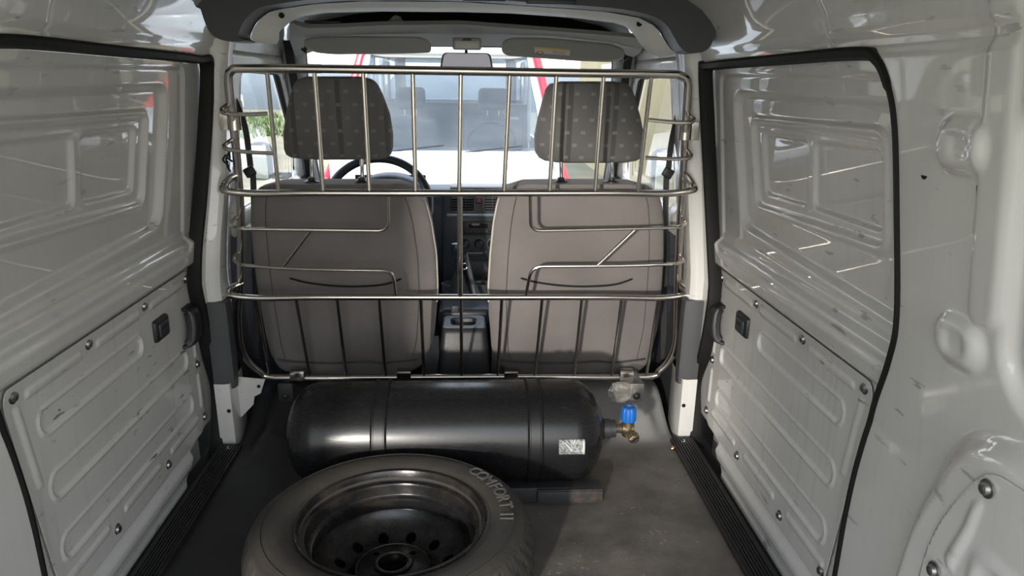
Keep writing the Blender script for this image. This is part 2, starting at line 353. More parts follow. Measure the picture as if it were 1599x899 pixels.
def door_off(y, z):
    d = np.full_like(y, .035)
    d += .006*press(y, z, rpoly([(2.02, 1.080), (1.10, 1.072), (1.08, .60), (2.02, .60)], .03), .012)
    d += .018*press(y, z, rpoly([(1.93, 1.035), (1.155, 1.028), (1.118, .90), (1.118, .675), (1.885, .70)], .05), .022)
    r2 = rpoly([(1.845, .975), (1.232, .982), (1.212, .785), (1.815, .762)], .03)
    dd, _, _ = sdf_poly(y, z, r2); d -= .010*np.exp(-(dd/.008)**2)
    d += .004*sm(.5-dd/.008)
    d += .009*press(y, z, rpoly([(1.795, .945), (1.548, .946), (1.545, .808), (1.775, .800)], .02), .008)
    d += .009*press(y, z, rpoly([(1.515, .946), (1.256, .950), (1.240, .812), (1.512, .809)], .02), .008)
    d -= .024*rbox(y, z, .90, 2.065, .556, .632, .030, .026)                   # rounded waist swage
    d -= .004*rbox(y, z, .90, 2.02, .640, .655, .006, .010)
    d += .004*press(y, z, PANEL, .004)                                        # seat for the bolted panel
    d -= .014*rbox(y, z, .90, 1.93, -.055, .045, .03, .028)                   # bottom rail
    d += .006*rbox(y, z, .90, 1.90, -.012, .012, .010, .012)
    d += .07*press(y, z, [(2.03, .055), (1.93, .035), (1.84, -.03), (1.80, -.12), (2.2, -.12), (2.2, .055)], .012)  # runner pocket
    return d
PANEL = rpoly([(2.044, .543), (1.205, .543), (1.196, .525), (1.262, .062), (2.03, .058), (2.062, .12), (2.058, .30)], .022)
def panel_off(y, z):
    d = np.full_like(y, .0335)
    for y0, y1, z0, z1 in ((1.285, 1.725, .415, .463), (1.285, 1.975, .280, .331), (1.285, 1.975, .148, .199)):
        bx = .5*(rbox(y, z, y0, y1, z0, z1, .024, .010)); d += .0075*bx
        d -= .0045*(rbox(y, z, y0-.005, y1+.005, z0-.005, z1+.005, .026, .006) - rbox(y, z, y0+.002, y1-.002, z0+.002, z1-.002, .022, .006))
    for y0, y1 in ((1.79, 2.00), (1.52, 1.73), (1.26, 1.455)):
        d -= .004*rbox(y, z, y0, y1, .504, .519, .007, .006)
        d -= .004*rbox(y, z, y0+.01, y1, .103, .118, .007, .006)
    for z0, z1 in ((.13, .235), (.285, .36)): d -= .004*rbox(y, z, 2.030, 2.044, z0, z1, .006, .006)
    d -= .004*press(y, z, [(1.222, .50), (1.236, .50), (1.262, .33), (1.248, .33)], .006)
    return d
def spt(y, z, side, off): return Vector((CEN + side*(float(prof_side(z))+off), y, z))
BOLTS = [(2.026, .521), (1.758, .524), (1.486, .526), (1.224, .524), (2.040, .262), (2.045, .095), (1.773, .088), (1.486, .088), (1.276, .094)]

def bolt(parent, c, axis, r=.011, m=ZINC, name='bolt'):
    M = basis(axis, c); mb = MB()
    mb.lathe([(0, .0), (r*1.25, 0), (r*1.25, .0015), (r*.85, .002), (r*.72, .007), (r*.45, .0085), (0, .0085)], 16, M)
    return mb.build(name, m, parent)
RIGHTG = {}
ysb = np.concatenate([np.arange(.02, .78, .02), np.arange(.78, 2.18, .0055)])
zsb = np.concatenate([np.arange(-.08, 1.12, .0055), np.array([1.12, 1.127, 1.134, 1.142, 1.15, 1.165, 1.18, 1.194, 1.207, 1.222, 1.235, 1.247, 1.258, 1.267, 1.275, 1.283, 1.29, 1.296, 1.30])])
for side, nm, dn in ((-1, 'wall_left', 'door_1'), (1, 'wall_right', 'door_2')):
    HOLE = HOLES[side]; HOLEC = [(p.x, p.y) for p in curve([(a, b, 0) for a, b in HOLE], 5, True)]
    w = side_sheet(nm, side, ysb, zsb, body_off, PAINT, hole=HOLEC, sfun=prof_side, thick=.002)
    tag(w, 'white painted inner body side with door opening, %s of the load bay' % ('left' if side < 0 else 'right'), kind='structure')
    # bolted cover on the wheel arch
    cov = side_sheet('access_cover', side, np.arange(.34, .91, .004), np.arange(.17, .63, .004),
        lambda y, z: -.0385 - .004*(rbox(y, z, .4, .80, .30, .49, .03, .02)) + .004*rbox(y, z, .42, .785, .32, .475, .03, .014) - .005*press(y, z, rpoly([(.796, .552), (.810, .540), (.846, .436), (.832, .424)], .006), .012),
        PAINT, w, keep=ARM, sfun=prof_side, thick=.002)
    for by, bz in ((.786, .578), (.860, .405)): bolt(w, spt(by, bz, side, -.043), (-side, 0, 0), .010)
    if side > 0:
        h = MB().lathe([(0, 0), (.0085, 0), (.0085, .0012), (0, .0012)], 20, basis((-1, 0, 0), spt(1.022, .940, 1, -.0005))).build('fixing_hole', CAV, w)
        for (y0, z0, sc, pts) in ((.905, .915, 1, [(0, .028), (.006, .024), (.004, .01), (.006, -.01), (.002, -.028), (-.004, -.02), (-.003, 0), (-.006, .012)]),
                                  (.905, .972, 1, [(.008, .004), (.003, .006), (-.006, -.002), (-.010, -.009), (-.004, -.008), (.004, -.001)]),
                                  (1.032, .687, 1, [(.006, .004), (.0, .006), (-.006, .003), (-.005, -.005), (.001, -.006), (.007, -.002)])):
            V = [spt(y0+a*sc, z0+b*sc, 1, -.0012 + float(body_off(np.array([y0+a*sc]), np.array([z0+b*sc]))[0])) for a, b in pts]
            V2 = [v+Vector((.001, 0, 0)) for v in V]; n = len(V); mb = MB(); mb.add(V+V2, [tuple(range(n)), tuple(range(n, 2*n))[::-1]]+[(i, (i+1) % n, n+(i+1) % n, n+i) for i in range(n)]); mb.build('paint_chip', CAV, w, smooth=False)
    # rubber seal
    sl = MB(); HS = [(p.x, p.y) for p in curve([(a, b, 0) for a, b in HOLE], 6, True)]; n = len(HS); V = []; Fc = []
    sec = [(-.004, .0035), (-.0075, .0), (-.006, -.007), (.006, -.010), (.028, -.009), (.032, -.002), (.030, .003)]
    # section: (outward, away from opening)
    for i in range(n):
        a = HS[i-1]; b = HS[(i+1) % n]; t = Vector((b[0]-a[0], b[1]-a[1])).normalized(); nrm = Vector((-t.y, t.x))
        if sdf_poly(np.array([HS[i][0]+nrm.x*.01]), np.array([HS[i][1]+nrm.y*.01]), HOLEC)[0][0] < 0: nrm = -nrm
        wide = 1.0 + (.6 if (HS[i][0] > 1.97 or HS[i][1] > 1.06) else 0)
        for q in sec: V.append(spt(HS[i][0]+nrm.x*q[1]*wide, HS[i][1]+nrm.y*q[1]*wide, side, q[0]*1.0))
    k = len(sec)
    for i in range(n):
        j = (i+1) % n
        for q in range(k): Fc.append((i*k+q, i*k+(q+1) % k, j*k+(q+1) % k, j*k+q))
    s = sl.add(V, Fc).build('trim_%d' % (1 if side < 0 else 2), SEAL); tag(s, 'black rubber seal around the %s sliding door opening' % ('left' if side < 0 else 'right'), kind='structure')
    # sliding door
    d = side_sheet(dn, side, np.arange(1.03, 2.16, .0042), np.arange(-.12, 1.14, .0042), door_off, PAINT, sfun=prof_side)
    tag(d, 'white pressed steel inner skin of the %s sliding door' % ('left' if side < 0 else 'right'), kind='structure')
    side_sheet('access_panel', side, np.arange(1.18, 2.08, .0036), np.arange(.045, .56, .0036), panel_off, PAINT_LOW, d, keep=PANEL, sfun=prof_side, thick=.0015)
    for by, bz in BOLTS: bolt(d, spt(by, bz, side, .0335), (-side, 0, 0), .0105)
    side_sheet('outer_skin', side, np.linspace(.9, 2.45, 12), np.linspace(-.35, 1.14, 12), lambda y, z: .13+0*y, CAV, d, thick=.004)
    # pull handle
    V = []; Fc = []; hp = [(.450, .034, 2.050), (.449, .020, 2.050), (.442, .008, 2.047), (.425, .002, 2.044), (.395, -.001, 2.040), (.365, .001, 2.035), (.348, .008, 2.031), (.340, .020, 2.028), (.338, .034, 2.027)]
    for z_, o_, y_ in hp:
        for dy, do in ((-.026, .003), (-.020, -.006), (.020, -.006), (.026, .003), (.024, .020), (-.024, .020)):
            zc = .395; V.append(spt(y_+dy-.047, z_ + (zc-z_)/.06*.011*(1 if do > .005 else 0)*(abs(z_-zc) > .04), side, o_+(do if abs(z_-zc) < .05 else 0) + 0))
    for i in range(len(hp)-1):
        for j in range(6): l = (j+1) % 6; Fc.append((i*6+j, i*6+l, i*6+6+l, i*6+6+j))
    Fc.append(tuple(range(6))); Fc.append(tuple(len(hp)*6-6+j for j in range(6)))
    hd_ = MB().add(V, Fc).build('pull_handle', BLACKPL, d, ang=60); md = hd_.modifiers.new('soft_edge', 'BEVEL'); md.width = .004; md.segments = 3; md.limit_method = 'ANGLE'
    # latch with its bezel
    c = spt(1.832, .443, side, .031); mb = MB(); Rr = Matrix.Rotation(math.radians(0), 4, 'X')
    mb.box(c, (.020, .082, .058), bev=.009); bz = mb.build('latch_bezel', BLACKPL, d)
    mb = MB(); mb.box(c+Vector((-side*.011, -.004, 0)), (.008, .052, .036), bev=.004); mb.build('latch_button', STACK, bz)
    mb = MB(); mb.box(c+Vector((-side*.0152, -.004, .004)), (.003, .030, .004), bev=.0015); mb.build('latch_lock', CAV, bz)

# roof and the rear of the shell
def strip_roof():
    xs = [0, .1, .2, .3, .36, .40]; zs = [1.325, 1.324, 1.32, 1.312, 1.306, 1.30]; ys = [0.02, .6, 1.2, 1.8, 2.4, 2.85]; V = []; Fc = []
    pr = [(-x, z) for x, z in zip(xs[::-1], zs[::-1])] + [(x, z) for x, z in zip(xs[1:], zs[1:])]; n = len(pr)
    for t in (0, .012):
        for y in ys:
            for x, z in pr: V.append((CEN+x, y, z+t - (.02*max(0, y-2.3)/.55)))
    m = len(ys)
    for q in range(2):
        for i in range(m-1):
            for j in range(n-1): a = q*m*n+i*n+j; Fc.append((a, a+1, a+n+1, a+n))
    return MB().add(V, Fc)
tag(strip_roof().build('ceiling', PAINT), 'white painted inside of the van roof', kind='structure')

# ------------------------------------------------------------------ floor
ys = np.concatenate([np.arange(-.1, 1.9, .02), np.arange(1.9, 2.42, .01)]); xs = np.linspace(-.70, .625, 96)
Xg, Yg = np.meshgrid(xs, ys, indexing='ij')
Zg = -.008 + .080*sm((Yg-2.08)/.22) + .010*np.exp(-((Xg-.19-.08*(Yg-1.5))/.010)**2)*np.exp(-((Yg-1.42)/.07)**2)*0
Zg += .05*sm((-.50-Xg)/.10)*sm((-Xg*0+Yg-1.92)/.12)*sm((Xg+.66)/.05) + .05*sm((Xg-.44)/.10)*sm((Yg-2.04)/.10)*sm((.60-Xg)/.05)
Zg += .0035*np.sin(Xg*9+1)*np.sin(Yg*7) + .006*np.exp(-((Xg-.24)/.03)**2-((Yg-1.50)/.05)**2) + .005*np.exp(-((Xg-.34)/.03)**2-((Yg-1.52)/.05)**2)
n1, n2 = Xg.shape; idx = np.arange(n1*n2).reshape(n1, n2)
fl = mesh('floor', np.stack([Xg.ravel(), Yg.ravel(), Zg.ravel()], -1), np.stack([idx[:-1, :-1], idx[1:, :-1], idx[1:, 1:], idx[:-1, 1:]], -1).reshape(-1, 4).tolist())
def floor_mat():
    m = mat('dusty_black_floor_mat', (.05, .05, .05), .5); nt = m.node_tree; b = nt.nodes['Principled BSDF']; N = nt.nodes.new; L = nt.links.new
    tc = N('ShaderNodeTexCoord'); sx = N('ShaderNodeSeparateXYZ'); L(tc.outputs['Object'], sx.inputs[0])
    def nz(s, d=8):
        n = N('ShaderNodeTexNoise'); n.inputs['Scale'].default_value = s; n.inputs['Detail'].default_value = d; n.inputs['Roughness'].default_value = .65; L(tc.outputs['Object'], n.inputs[0]); return n.outputs[0]
    def rp(s, a, c, c0, c1):
        r = N('ShaderNodeValToRGB'); r.color_ramp.elements[0].position = a; r.color_ramp.elements[1].position = c; r.color_ramp.elements[0].color = (*c0, 1); r.color_ramp.elements[1].color = (*c1, 1); L(s, r.inputs[0]); return r.outputs[0]
    def mr(s, a, c):
        r = N('ShaderNodeMapRange'); r.interpolation_type = 'SMOOTHSTEP'; r.inputs[1].default_value = a; r.inputs[2].default_value = c; L(s, r.inputs[0]); return r.outputs[0]
    def mul(a, c):
        x = N('ShaderNodeMath'); x.operation = 'MULTIPLY'; L(a, x.inputs[0])
        if isinstance(c, float): x.inputs[1].default_value = c
        else: L(c, x.inputs[1])
        return x.outputs[0]
    def mix(f, a, c):
        x = N('ShaderNodeMix'); x.data_type = 'RGBA'; L(f, x.inputs[0]); L(a, x.inputs[6])
        if isinstance(c, tuple): x.inputs[7].default_value = (*c, 1)
        else: L(c, x.inputs[7])
        return x.outputs[2]
    black = rp(nz(6), .3, .7, (.014, .014, .015), (.026, .026, .027)); dust = rp(nz(7), .32, .68, (.075, .070, .064), (.165, .152, .138))
    zone = mr(sx.outputs['X'], .02, .16)                                        # the dusty, worn right-hand half
    c = mix(zone, black, dust)
    c = mix(mul(mul(rp(nz(3), .50, .62, (0, 0, 0), (1, 1, 1)), zone), .5), c, (.17, .135, .10))
    c = mix(mul(mr(sx.outputs['Y'], 1.98, 2.08), zone), c, (.25, .25, .25))  # silvery light on the rising black mat, put into the colour
    crumbs = mul(rp(nz(95, 2), .64, .67, (0, 0, 0), (1, 1, 1)), rp(nz(6, 2), .50, .60, (0, 0, 0), (1, 1, 1)))
    c = mix(mul(mul(crumbs, zone), .8), c, (.34, .31, .27))
    L(c, b.inputs['Base Color'])
    bp = N('ShaderNodeBump'); bp.inputs['Strength'].default_value = .5; bp.inputs['Distance'].default_value = .004; L(nz(16, 5), bp.inputs['Height']); L(bp.outputs[0], b.inputs['Normal'])
    return m
fo = link('floor', fl, floor_mat()); MB().box((CEN, 1.75, -.12), (1.66, 3.7, .02)).build('underbody', CAV, fo, smooth=False); fo.modifiers.new('thickness', 'SOLIDIFY').thickness = .004
tag(fo, 'black rubber load floor mat with a dusty brown right half', kind='structure')
for i, (x0, x1, lb) in enumerate(((-.751, -.686, 'left'), (.612, .682, 'right'))):
    if i == 0: inner, outer = x1, x0
    else: inner, outer = x0, x1
    # ribbed step: profile across X swept along Y
    n = 7; prof = []; wd = outer-inner
    prof.append((inner, -.02)); prof.append((inner, .004))
    for k in range(n):
        a = inner+wd*(.10+.80*k/n); c = inner+wd*(.10+.80*(k+.5)/n); e = inner+wd*(.10+.80*(k+1)/n)
        prof += [(a, .004), (a+wd*.01, .0085), (c, .0085), (c+wd*.01, .004), (e, .004)]
    prof += [(outer, .004), (outer, -.03)]
    V = [(x, y, z) for y in (-.02, 1.0, 1.97, 1.985) for x, z in prof]; m = len(prof); V += [(x, 2.045, min(z, .006)) for x, z in prof]
    Fc = [(r*m+k, r*m+k+1, (r+1)*m+k+1, (r+1)*m+k) for r in range(4) for k in range(m-1)]
    s = MB().add(V, Fc).build('trim_%d' % (3+i), SILLM, smooth=False); tag(s, 'black ribbed rubber step mat along the %s door sill' % lb, kind='structure')
    bolt(s, Vector(((inner+outer)/2, 2.015, .004)), (0, 0, 1), .0065)
    # the step's drop towards the door
    MB().box(((inner+outer)/2+(.02 if i else -.02), .98, -.05), (.12, 2.12, .06)).build('step_flange', CAV, s, smooth=False)

# ------------------------------------------------------------------ B pillars
for side, lb in ((-1, 'left'), (1, 'right')):
    root = empty('trim_%d' % (5 if side < 0 else 6), (CEN+side*.70, 2.10, 0)); tag(root, 'painted door pillar behind the %s seat' % lb, kind='structure')
    V = []; Fc = []; zs = np.linspace(.40, 1.16, 20); sec = [(.02, 2.085), (-.020, 2.087), (-.038, 2.10), (-.040, 2.13), (-.026, 2.22), (-.008, 2.30), (.03, 2.31)]
    for z in zs:
        for o_, y in sec: V.append(spt(y+(.04*float(sm((z-.55)/.3)) if side < 0 and y < 2.15 else 0), z, side, o_))
    k = len(sec)
    for i in range(len(zs)-1):
        for j in range(k-1): Fc.append((i*k+j, i*k+j+1, (i+1)*k+j+1, (i+1)*k+j))
    MB().add(V, Fc).build('pillar_skin', PAINT, root)
    # dark lower cover
    zs = np.linspace(.17, .435, 8); V = []; Fc = []; sec = [(.0, 2.065), (-.035, 2.068), (-.055, 2.078), (-.060, 2.10), (-.030, 2.20), (.0, 2.30)]
    for i, z in enumerate(zs):
        for o_, y in sec: V.append(spt(y, z, side, o_*(1.0 if i not in (0, 7) else .97)))
    k = len(sec)
    for i in range(len(zs)-1):
        for j in range(k-1): Fc.append((i*k+j, i*k+j+1, (i+1)*k+j+1, (i+1)*k+j))
    Fc.append(tuple(range(k))); Fc.append(tuple((len(zs)-1)*k+j for j in range(k)))
    MB().add(V, Fc).build('pillar_cover', DARKPL, root, ang=50)
    zs = np.linspace(-.03, .19, 6); V = []; Fc = []; sec = [(.0, 2.062), (-.03, 2.06), (-.044, 2.064), (-.048, 2.085), (-.04, 2.20), (.0, 2.30)]
    for z in zs:
        for o_, y in sec: V.append(spt(y, z, side, o_))
    k = len(sec)
    for i in range(len(zs)-1):
        for j in range(k-1): Fc.append((i*k+j, i*k+j+1, (i+1)*k+j+1, (i+1)*k+j))
    MB().add(V, Fc).build('pillar_foot', PAINT, root)
    if side < 0:
        gp = [P(x, y, Y=2.13) for x, y in ((368, 588), (414, 592), (407, 614), (397, 619), (396, 631), (378, 650), (368, 656))]; n = len(gp)
        MB().add(gp+[p+Vector((0, .003, 0)) for p in gp], [tuple(range(n)), tuple(range(n, 2*n))[::-1]]+[(i, (i+1) % n, n+(i+1) % n, n+i) for i in range(n)]).build('gusset_plate', PAINT, root, smooth=False)
        MB().lathe([(0, 0), (.0055, 0), (.0055, .001), (0, .001)], 14, basis((0, -1, 0), P(404, 603, Y=2.129))).build('fixing_hole', CAV, root)
    MB().lathe([(0, 0), (.006, 0), (.006, .001), (0, .001)], 14, basis((0, -1, 0), spt(2.0595, .105, side, -.036))).build('fixing_hole', CAV, root)
    # front cabin side: door inner skin with a window opening
    winp = rpoly([(2.36, 1.085), (2.36, .655), (3.22, .66), (3.18, .80), (2.86, 1.075)], .03)
    fd = side_sheet('door_%d' % (3 if side < 0 else 4), side, np.arange(2.22, 3.62, .02), np.arange(-.1, 1.15, .02), lambda y, z: .02 + 0*y - .02*rbox(y, z, 2.3, 3.2, .60, .66, .02, .04), PAINT, hole=winp, sfun=prof_side, thick=.03)
    tag(fd, 'front cabin door on the %s with dark frame' % lb, kind='structure')
    g = side_sheet('window_%d' % (2 if side < 0 else 3), side, np.array([2.33, 3.24]), np.linspace(.63, 1.11, 8), lambda y, z: .028+0*y, GLASS, sfun=prof_side)
    tag(g, 'side window glass of the front cabin on the %s' % lb, kind='structure')
    side_sheet('inner_panel', side, np.arange(2.20, 3.60, .04), np.arange(-.1, .66, .03), lambda y, z: -.012+0*y, DARKPL, fd)
    # cabin frame strips beside the window (grey outer frame and black channel)
    for nm_, (ya, yb, yc), rr, mm, of in (('window_channel', (2.36, 2.36, 2.85), .012, SEAL, .012), ('pillar_rail', (2.88, 2.88, 2.88), .0, GREYPL, 0)):
        if rr: MB().tube([spt(ya, .66, side, of), spt(yb, 1.085, side, of), spt(yc, 1.080, side, of), spt(3.19, .80, side, of), spt(3.23, .665, side, of)], rr, 8).build(nm_, mm, root)
    # upper rail in the cabin
    zz = [1.09, 1.12, 1.15, 1.18, 1.207, 1.235, 1.258, 1.275, 1.30]; V = []; Fc = []; yy = [2.17, 2.35, 2.6, 2.85, 3.0]
    for i, y in enumerate(yy):
        for z in zz: v = spt(y, z, side, -.006); v.z -= .02*i/4; V.append(v)
    k = len(zz)
    for i in range(len(yy)-1):
        for j in range(k-1): Fc.append((i*k+j, i*k+j+1, (i+1)*k+j+1, (i+1)*k+j))
    MB().add(V, Fc).build('cabin_rail', PAINT, root)
    # A pillar
    a0 = (CEN+side*.60, 2.84, 1.155); a1 = (CEN+side*.665, 3.16, .86); a2 = (CEN+side*.69, 3.42, .60)
    MB().tube(curve([a0, a1, a2], 6), [.030]*13, 10, sy=1.5).build('front_pillar', GREYPL, root)
    MB().tube(curve([(a0[0]-side*.035, a0[1]-.0, a0[2]), (a1[0]-side*.035, a1[1], a1[2]), (a2[0]-side*.035, a2[1], a2[2])], 6), .010, 8).build('glass_edge_seal', SEAL, root)

# ------------------------------------------------------------------ overhead trims
def resample(pts, n):
    pts = [Vector(p) for p in pts]; L = [0]
    for a, b in zip(pts, pts[1:]): L.append(L[-1]+(b-a).length)
    out = []
    for i in range(n):
        t = L[-1]*i/(n-1); k = max(0, min(len(pts)-2, next((j for j in range(len(L)-1) if L[j+1] >= t-1e-9), len(pts)-2)))
        out.append(pts[k].lerp(pts[k+1], (t-L[k])/max(L[k+1]-L[k], 1e-9)))
    return out
A_ = [(400, 67), (391, 60), (395, 46), (403, 33), (420, 19), (440, 14), (495, 6), (570, 2), (720, 3), (827, 10), (942, 18), (998, 28), (1024, 42), (1037, 62), (1046, 76), (1057, 84)]
outl = [P(x, y, Y=2.0) for x, y in A_+[(1077, 84), (1088, 78), (1095, 66), (1105, 37), (1122, 27), (1130, -22), (325, -22), (335, 20), (345, 48), (355, 60), (372, 67)]]
mb = MB(); n = len(outl); back = [Vector((v.x, 1.90, v.z)) for v in outl]
top = [i for i, v in enumerate(outl)]
bm = bmesh.new(); outl = curve(outl, 4, True); fv = [bm.verts.new(v) for v in outl]; f_ = bm.faces.new(fv); r = bmesh.ops.extrude_face_region(bm, geom=[f_])
bmesh.ops.translate(bm, verts=[g for g in r['geom'] if isinstance(g, bmesh.types.BMVert)], vec=(0, -.10, 0)); bmesh.ops.triangulate(bm, faces=bm.faces[:]); bmesh.ops.recalc_face_normals(bm, faces=bm.faces[:])
me = bpy.data.meshes.new('headliner_trim'); bm.to_mesh(me); bm.free()
ht = link('overhead_shelf_trim', me, HEADL)
md = ht.modifiers.new('soft_edge', 'BEVEL'); md.width = .012; md.segments = 3; md.limit_method = 'ANGLE'; md.angle_limit = math.radians(50)
tag(ht, 'dark grey arched plastic trim under the roof with drooping corners', 'trim')
MB().box((CEN, 1.72, 1.292), (1.02, .42, .018), bev=.006).build('liner_panel', HEADL, ht)
for x0, x1, y0, y1 in ((722, 790, -6, 2), (822, 900, -3, 7)):
    a = P(x0, y0, Y=1.893); c = P(x1, y1, Y=1.893)
    MB().box(((a.x+c.x)/2, 1.899, (a.z+c.z)/2), (abs(c.x-a.x), .008, abs(a.z-c.z)), bev=.003).build('recessed_latch', STACK, ht)
B_ = [(432, 69), (430, 62), (436, 50), (452, 35), (470, 26), (510, 20), (595, 18), (720, 19), (798, 21), (897, 28), (960, 36), (978, 42), (990, 53), (1000, 70), (1012, 82), (1032, 90)]
ra = resample([P(x, y, Y=1.99) for x, y in A_], 60); rb = resample([P(x, y, Y=2.07) for x, y in B_], 60); V = []; Fc = []
for a, c in zip(ra, rb):
    m_ = (a+c)/2 + Vector((0, -.004, 0)); V += [a+Vector((0, 0, .0)), m_, c, c+Vector((0, .03, .012)), a+Vector((0, .06, .02))]
for i in range(59):
    for j in range(5): l = (j+1) % 5; Fc.append((i*5+j, i*5+l, (i+1)*5+l, (i+1)*5+j))
bow = MB().add(V, Fc).build('trim_7', mat('satin_white_paint', (.74, .74, .72), .55), ang=60); tag(bow, 'pale painted steel roof bow arching over the cabin', kind='structure')
for x, y in ((440, 24), (998, 37)):
    MB().lathe([(0, 0), (.0075, 0), (.0075, .001), (0, .001)], 16, basis((0, -1, -.4), P(x, y, Y=2.012)+Vector((0, -.002, 0)))).build('fixing_hole', CAV, bow)
# shelf above the windscreen
sh = empty('overhead_parcel_shelf', (CEN, 2.5, 1.2)); tag(sh, 'overhead parcel shelf with grey lining above the windscreen', 'shelf')
l1 = resample([P(x, y, Y=2.34) for x, y in ((452, 34), (475, 44), (530, 43), (595, 39.5), (720, 38), (936, 54), (985, 58), (1008, 60))], 40)
l2 = resample([P(x, y, Y=2.66) for x, y in ((452, 62), (500, 57), (595, 55), (720, 54), (860, 56), (960, 68), (1000, 82))], 40)
l3 = resample([P(x, y, Y=2.82) for x, y in ((462, 90), (490, 80), (600, 74), (720, 71.5), (860, 74), (950, 82), (985, 92))], 40); V = []; Fc = []
for a, b_, c in zip(l1, l2, l3): V += [a+Vector((0, .01, .012)), a, (a+b_)/2+Vector((0, 0, -.004)), b_, c, c+Vector((0, .02, .02))]
for i in range(39):
    for j in range(5): Fc.append((i*6+j, i*6+j+1, (i+1)*6+j+1, (i+1)*6+j))
MB().add(V, Fc).build('shelf_lining', LINER, sh, ang=50)
MB().box((CEN, 2.66, 1.335), (1.3, .72, .06)).box((CEN, 2.93, 1.26), (1.3, .1, .16)).box((CEN-.63, 2.66, 1.27), (.03, .6, .12)).box((CEN+.63, 2.66, 1.27), (.03, .6, .12)).build('shelf_recess', CAV, sh, smooth=False)
# things lying in the shelf
a = P(505, 38, Y=2.36); mb = MB(); mb.box(a+Vector((0, 0, .006)), (.105, .03, .006), bev=.002); mb.box(a+Vector((-.02, .005, .0)), (.03, .03, .012), bev=.003)
tag(mb.build('folding_tool', BLACKPL), 'small dark folded item lying left in the overhead shelf', 'tool')
a = P(618, 33, Y=2.38); V = [a+Vector(q) for q in ((-.03, 0, -.008), (-.012, .01, .012), (.0, -.005, .017), (.014, .012, .013), (.025, 0, -.006), (.0, .03, -.008))]
pm = MB().add(V, [(0, 1, 5), (1, 2, 5), (2, 3, 5), (3, 4, 5)]).build('crumpled_paper', mat('pale_blue_paper', (.7, .75, .78), .8, var=.5, vscale=90), smooth=False); pm.modifiers.new('thickness', 'SOLIDIFY').thickness = .001
tag(pm, 'crumpled bluish paper slip in the overhead shelf above the windscreen', 'paper')

# sun visors
def visor(tab, Y, lb, hinge):
    root = empty('sun_visor', P(tab[0][0], tab[0][1], Y=Y)); tag(root, lb, 'sun visor')
    pts = rounded([P(x, y, Y=Y) for x, y in tab], .022, 6, True)
    bm = bmesh.new(); f_ = bm.faces.new([bm.verts.new(p) for p in pts]); r = bmesh.ops.extrude_face_region(bm, geom=[f_])
    bmesh.ops.translate(bm, verts=[g for g in r['geom'] if isinstance(g, bmesh.types.BMVert)], vec=(0, .022, 0)); bmesh.ops.recalc_face_normals(bm, faces=bm.faces[:])
    me = bpy.data.meshes.new('visor_pad'); bm.to_mesh(me); bm.free(); o = link('visor_pad', me, VISOR, root)
    md = o.modifiers.new('soft_edge', 'BEVEL'); md.width = .009; md.segments = 4; md.limit_method = 'ANGLE'; md.angle_limit = math.radians(50)
    h = P(*hinge, Y=Y+.01); MB().tube([h+Vector((0, .01, .018)), h, h+Vector((.012 if hinge[0] > 700 else -.012, .012, .01))], .006, 10).build('visor_hinge', BLACKPL, root)
    return root
v1 = visor([(474, 61), (492, 56.5), (560, 56), (655, 57), (672, 64), (674, 82), (640, 83.5), (520, 85), (490, 82), (474, 73)], 2.60, 'plain grey sun visor above the steering wheel', (477, 82))
v2 = visor([(784, 64), (800, 58), (860, 59), (955, 68), (976, 76), (976, 92), (955, 97), (900, 95), (860, 92), (792, 87), (783, 80)], 2.60, 'grey sun visor with a white and yellow warning label, passenger side', (975, 94))
a = P(835, 75, Y=2.596); c = P(890, 85, Y=2.596)
lbm = mat('yellow_label_band', (.75, .58, .18), .6)
cx_, cz_ = (a.x+c.x)/2, (a.z+c.z)/2; rt = Matrix.Rotation(math.radians(3.5), 4, 'Y')
lo = MB().box((cx_, 2.5965, cz_), (abs(c.x-a.x), .0012, .020), rt).build('warning_label', mat('white_label', (.72, .70, .66), .6), v2, smooth=False)
MB().box((cx_+.001, 2.5955, cz_+.0065), (abs(c.x-a.x)-.004, .001, .006), rt).build('label_band', lbm, lo, smooth=False)
MB().ring([(.0065+.0011*math.cos(t), .0009*math.sin(t)) for t in (0, 1.57, 3.14, 4.71)], 24, basis((0, -1, 0), (a.x+.018, 2.5955, cz_-.0055))@Matrix.Diagonal((1.6, .75, 1, 1))).build('label_ring', mat('red_print', (.6, .05, .05), .6), lo)
for k in range(3): MB().box((cx_+.022, 2.5955, cz_-.001-.0032*k), (.045, .0008, .0008), rt).build('label_line', mat('grey_print', (.2, .2, .2), .6) if k == 0 else bpy.data.materials['grey_print'], lo, smooth=False)
# dome lamp
a = P(706, 58, Y=2.52); c = P(752, 78, Y=2.52); root = empty('dome_lamp', ((a.x+c.x)/2, 2.53, a.z)); tag(root, 'small square cabin lamp above the mirror', 'lamp')
cx_, cz_ = (a.x+c.x)/2, (a.z+c.z)/2
MB().box((cx_, 2.535, cz_), (abs(c.x-a.x), .03, abs(a.z-c.z)), bev=.008).build('lamp_housing', GREYPL, root)
MB().box((cx_, 2.519, cz_-.003), (abs(c.x-a.x)*.84, .006, abs(a.z-c.z)*.66), bev=.003).build('lamp_lens', mat('milky_lamp_lens', (.55, .54, .50), .3), root)
MB().box((cx_, 2.515, cz_+.012), (.027, .004, .007), bev=.001).build('lamp_switch', BLACKPL, root)
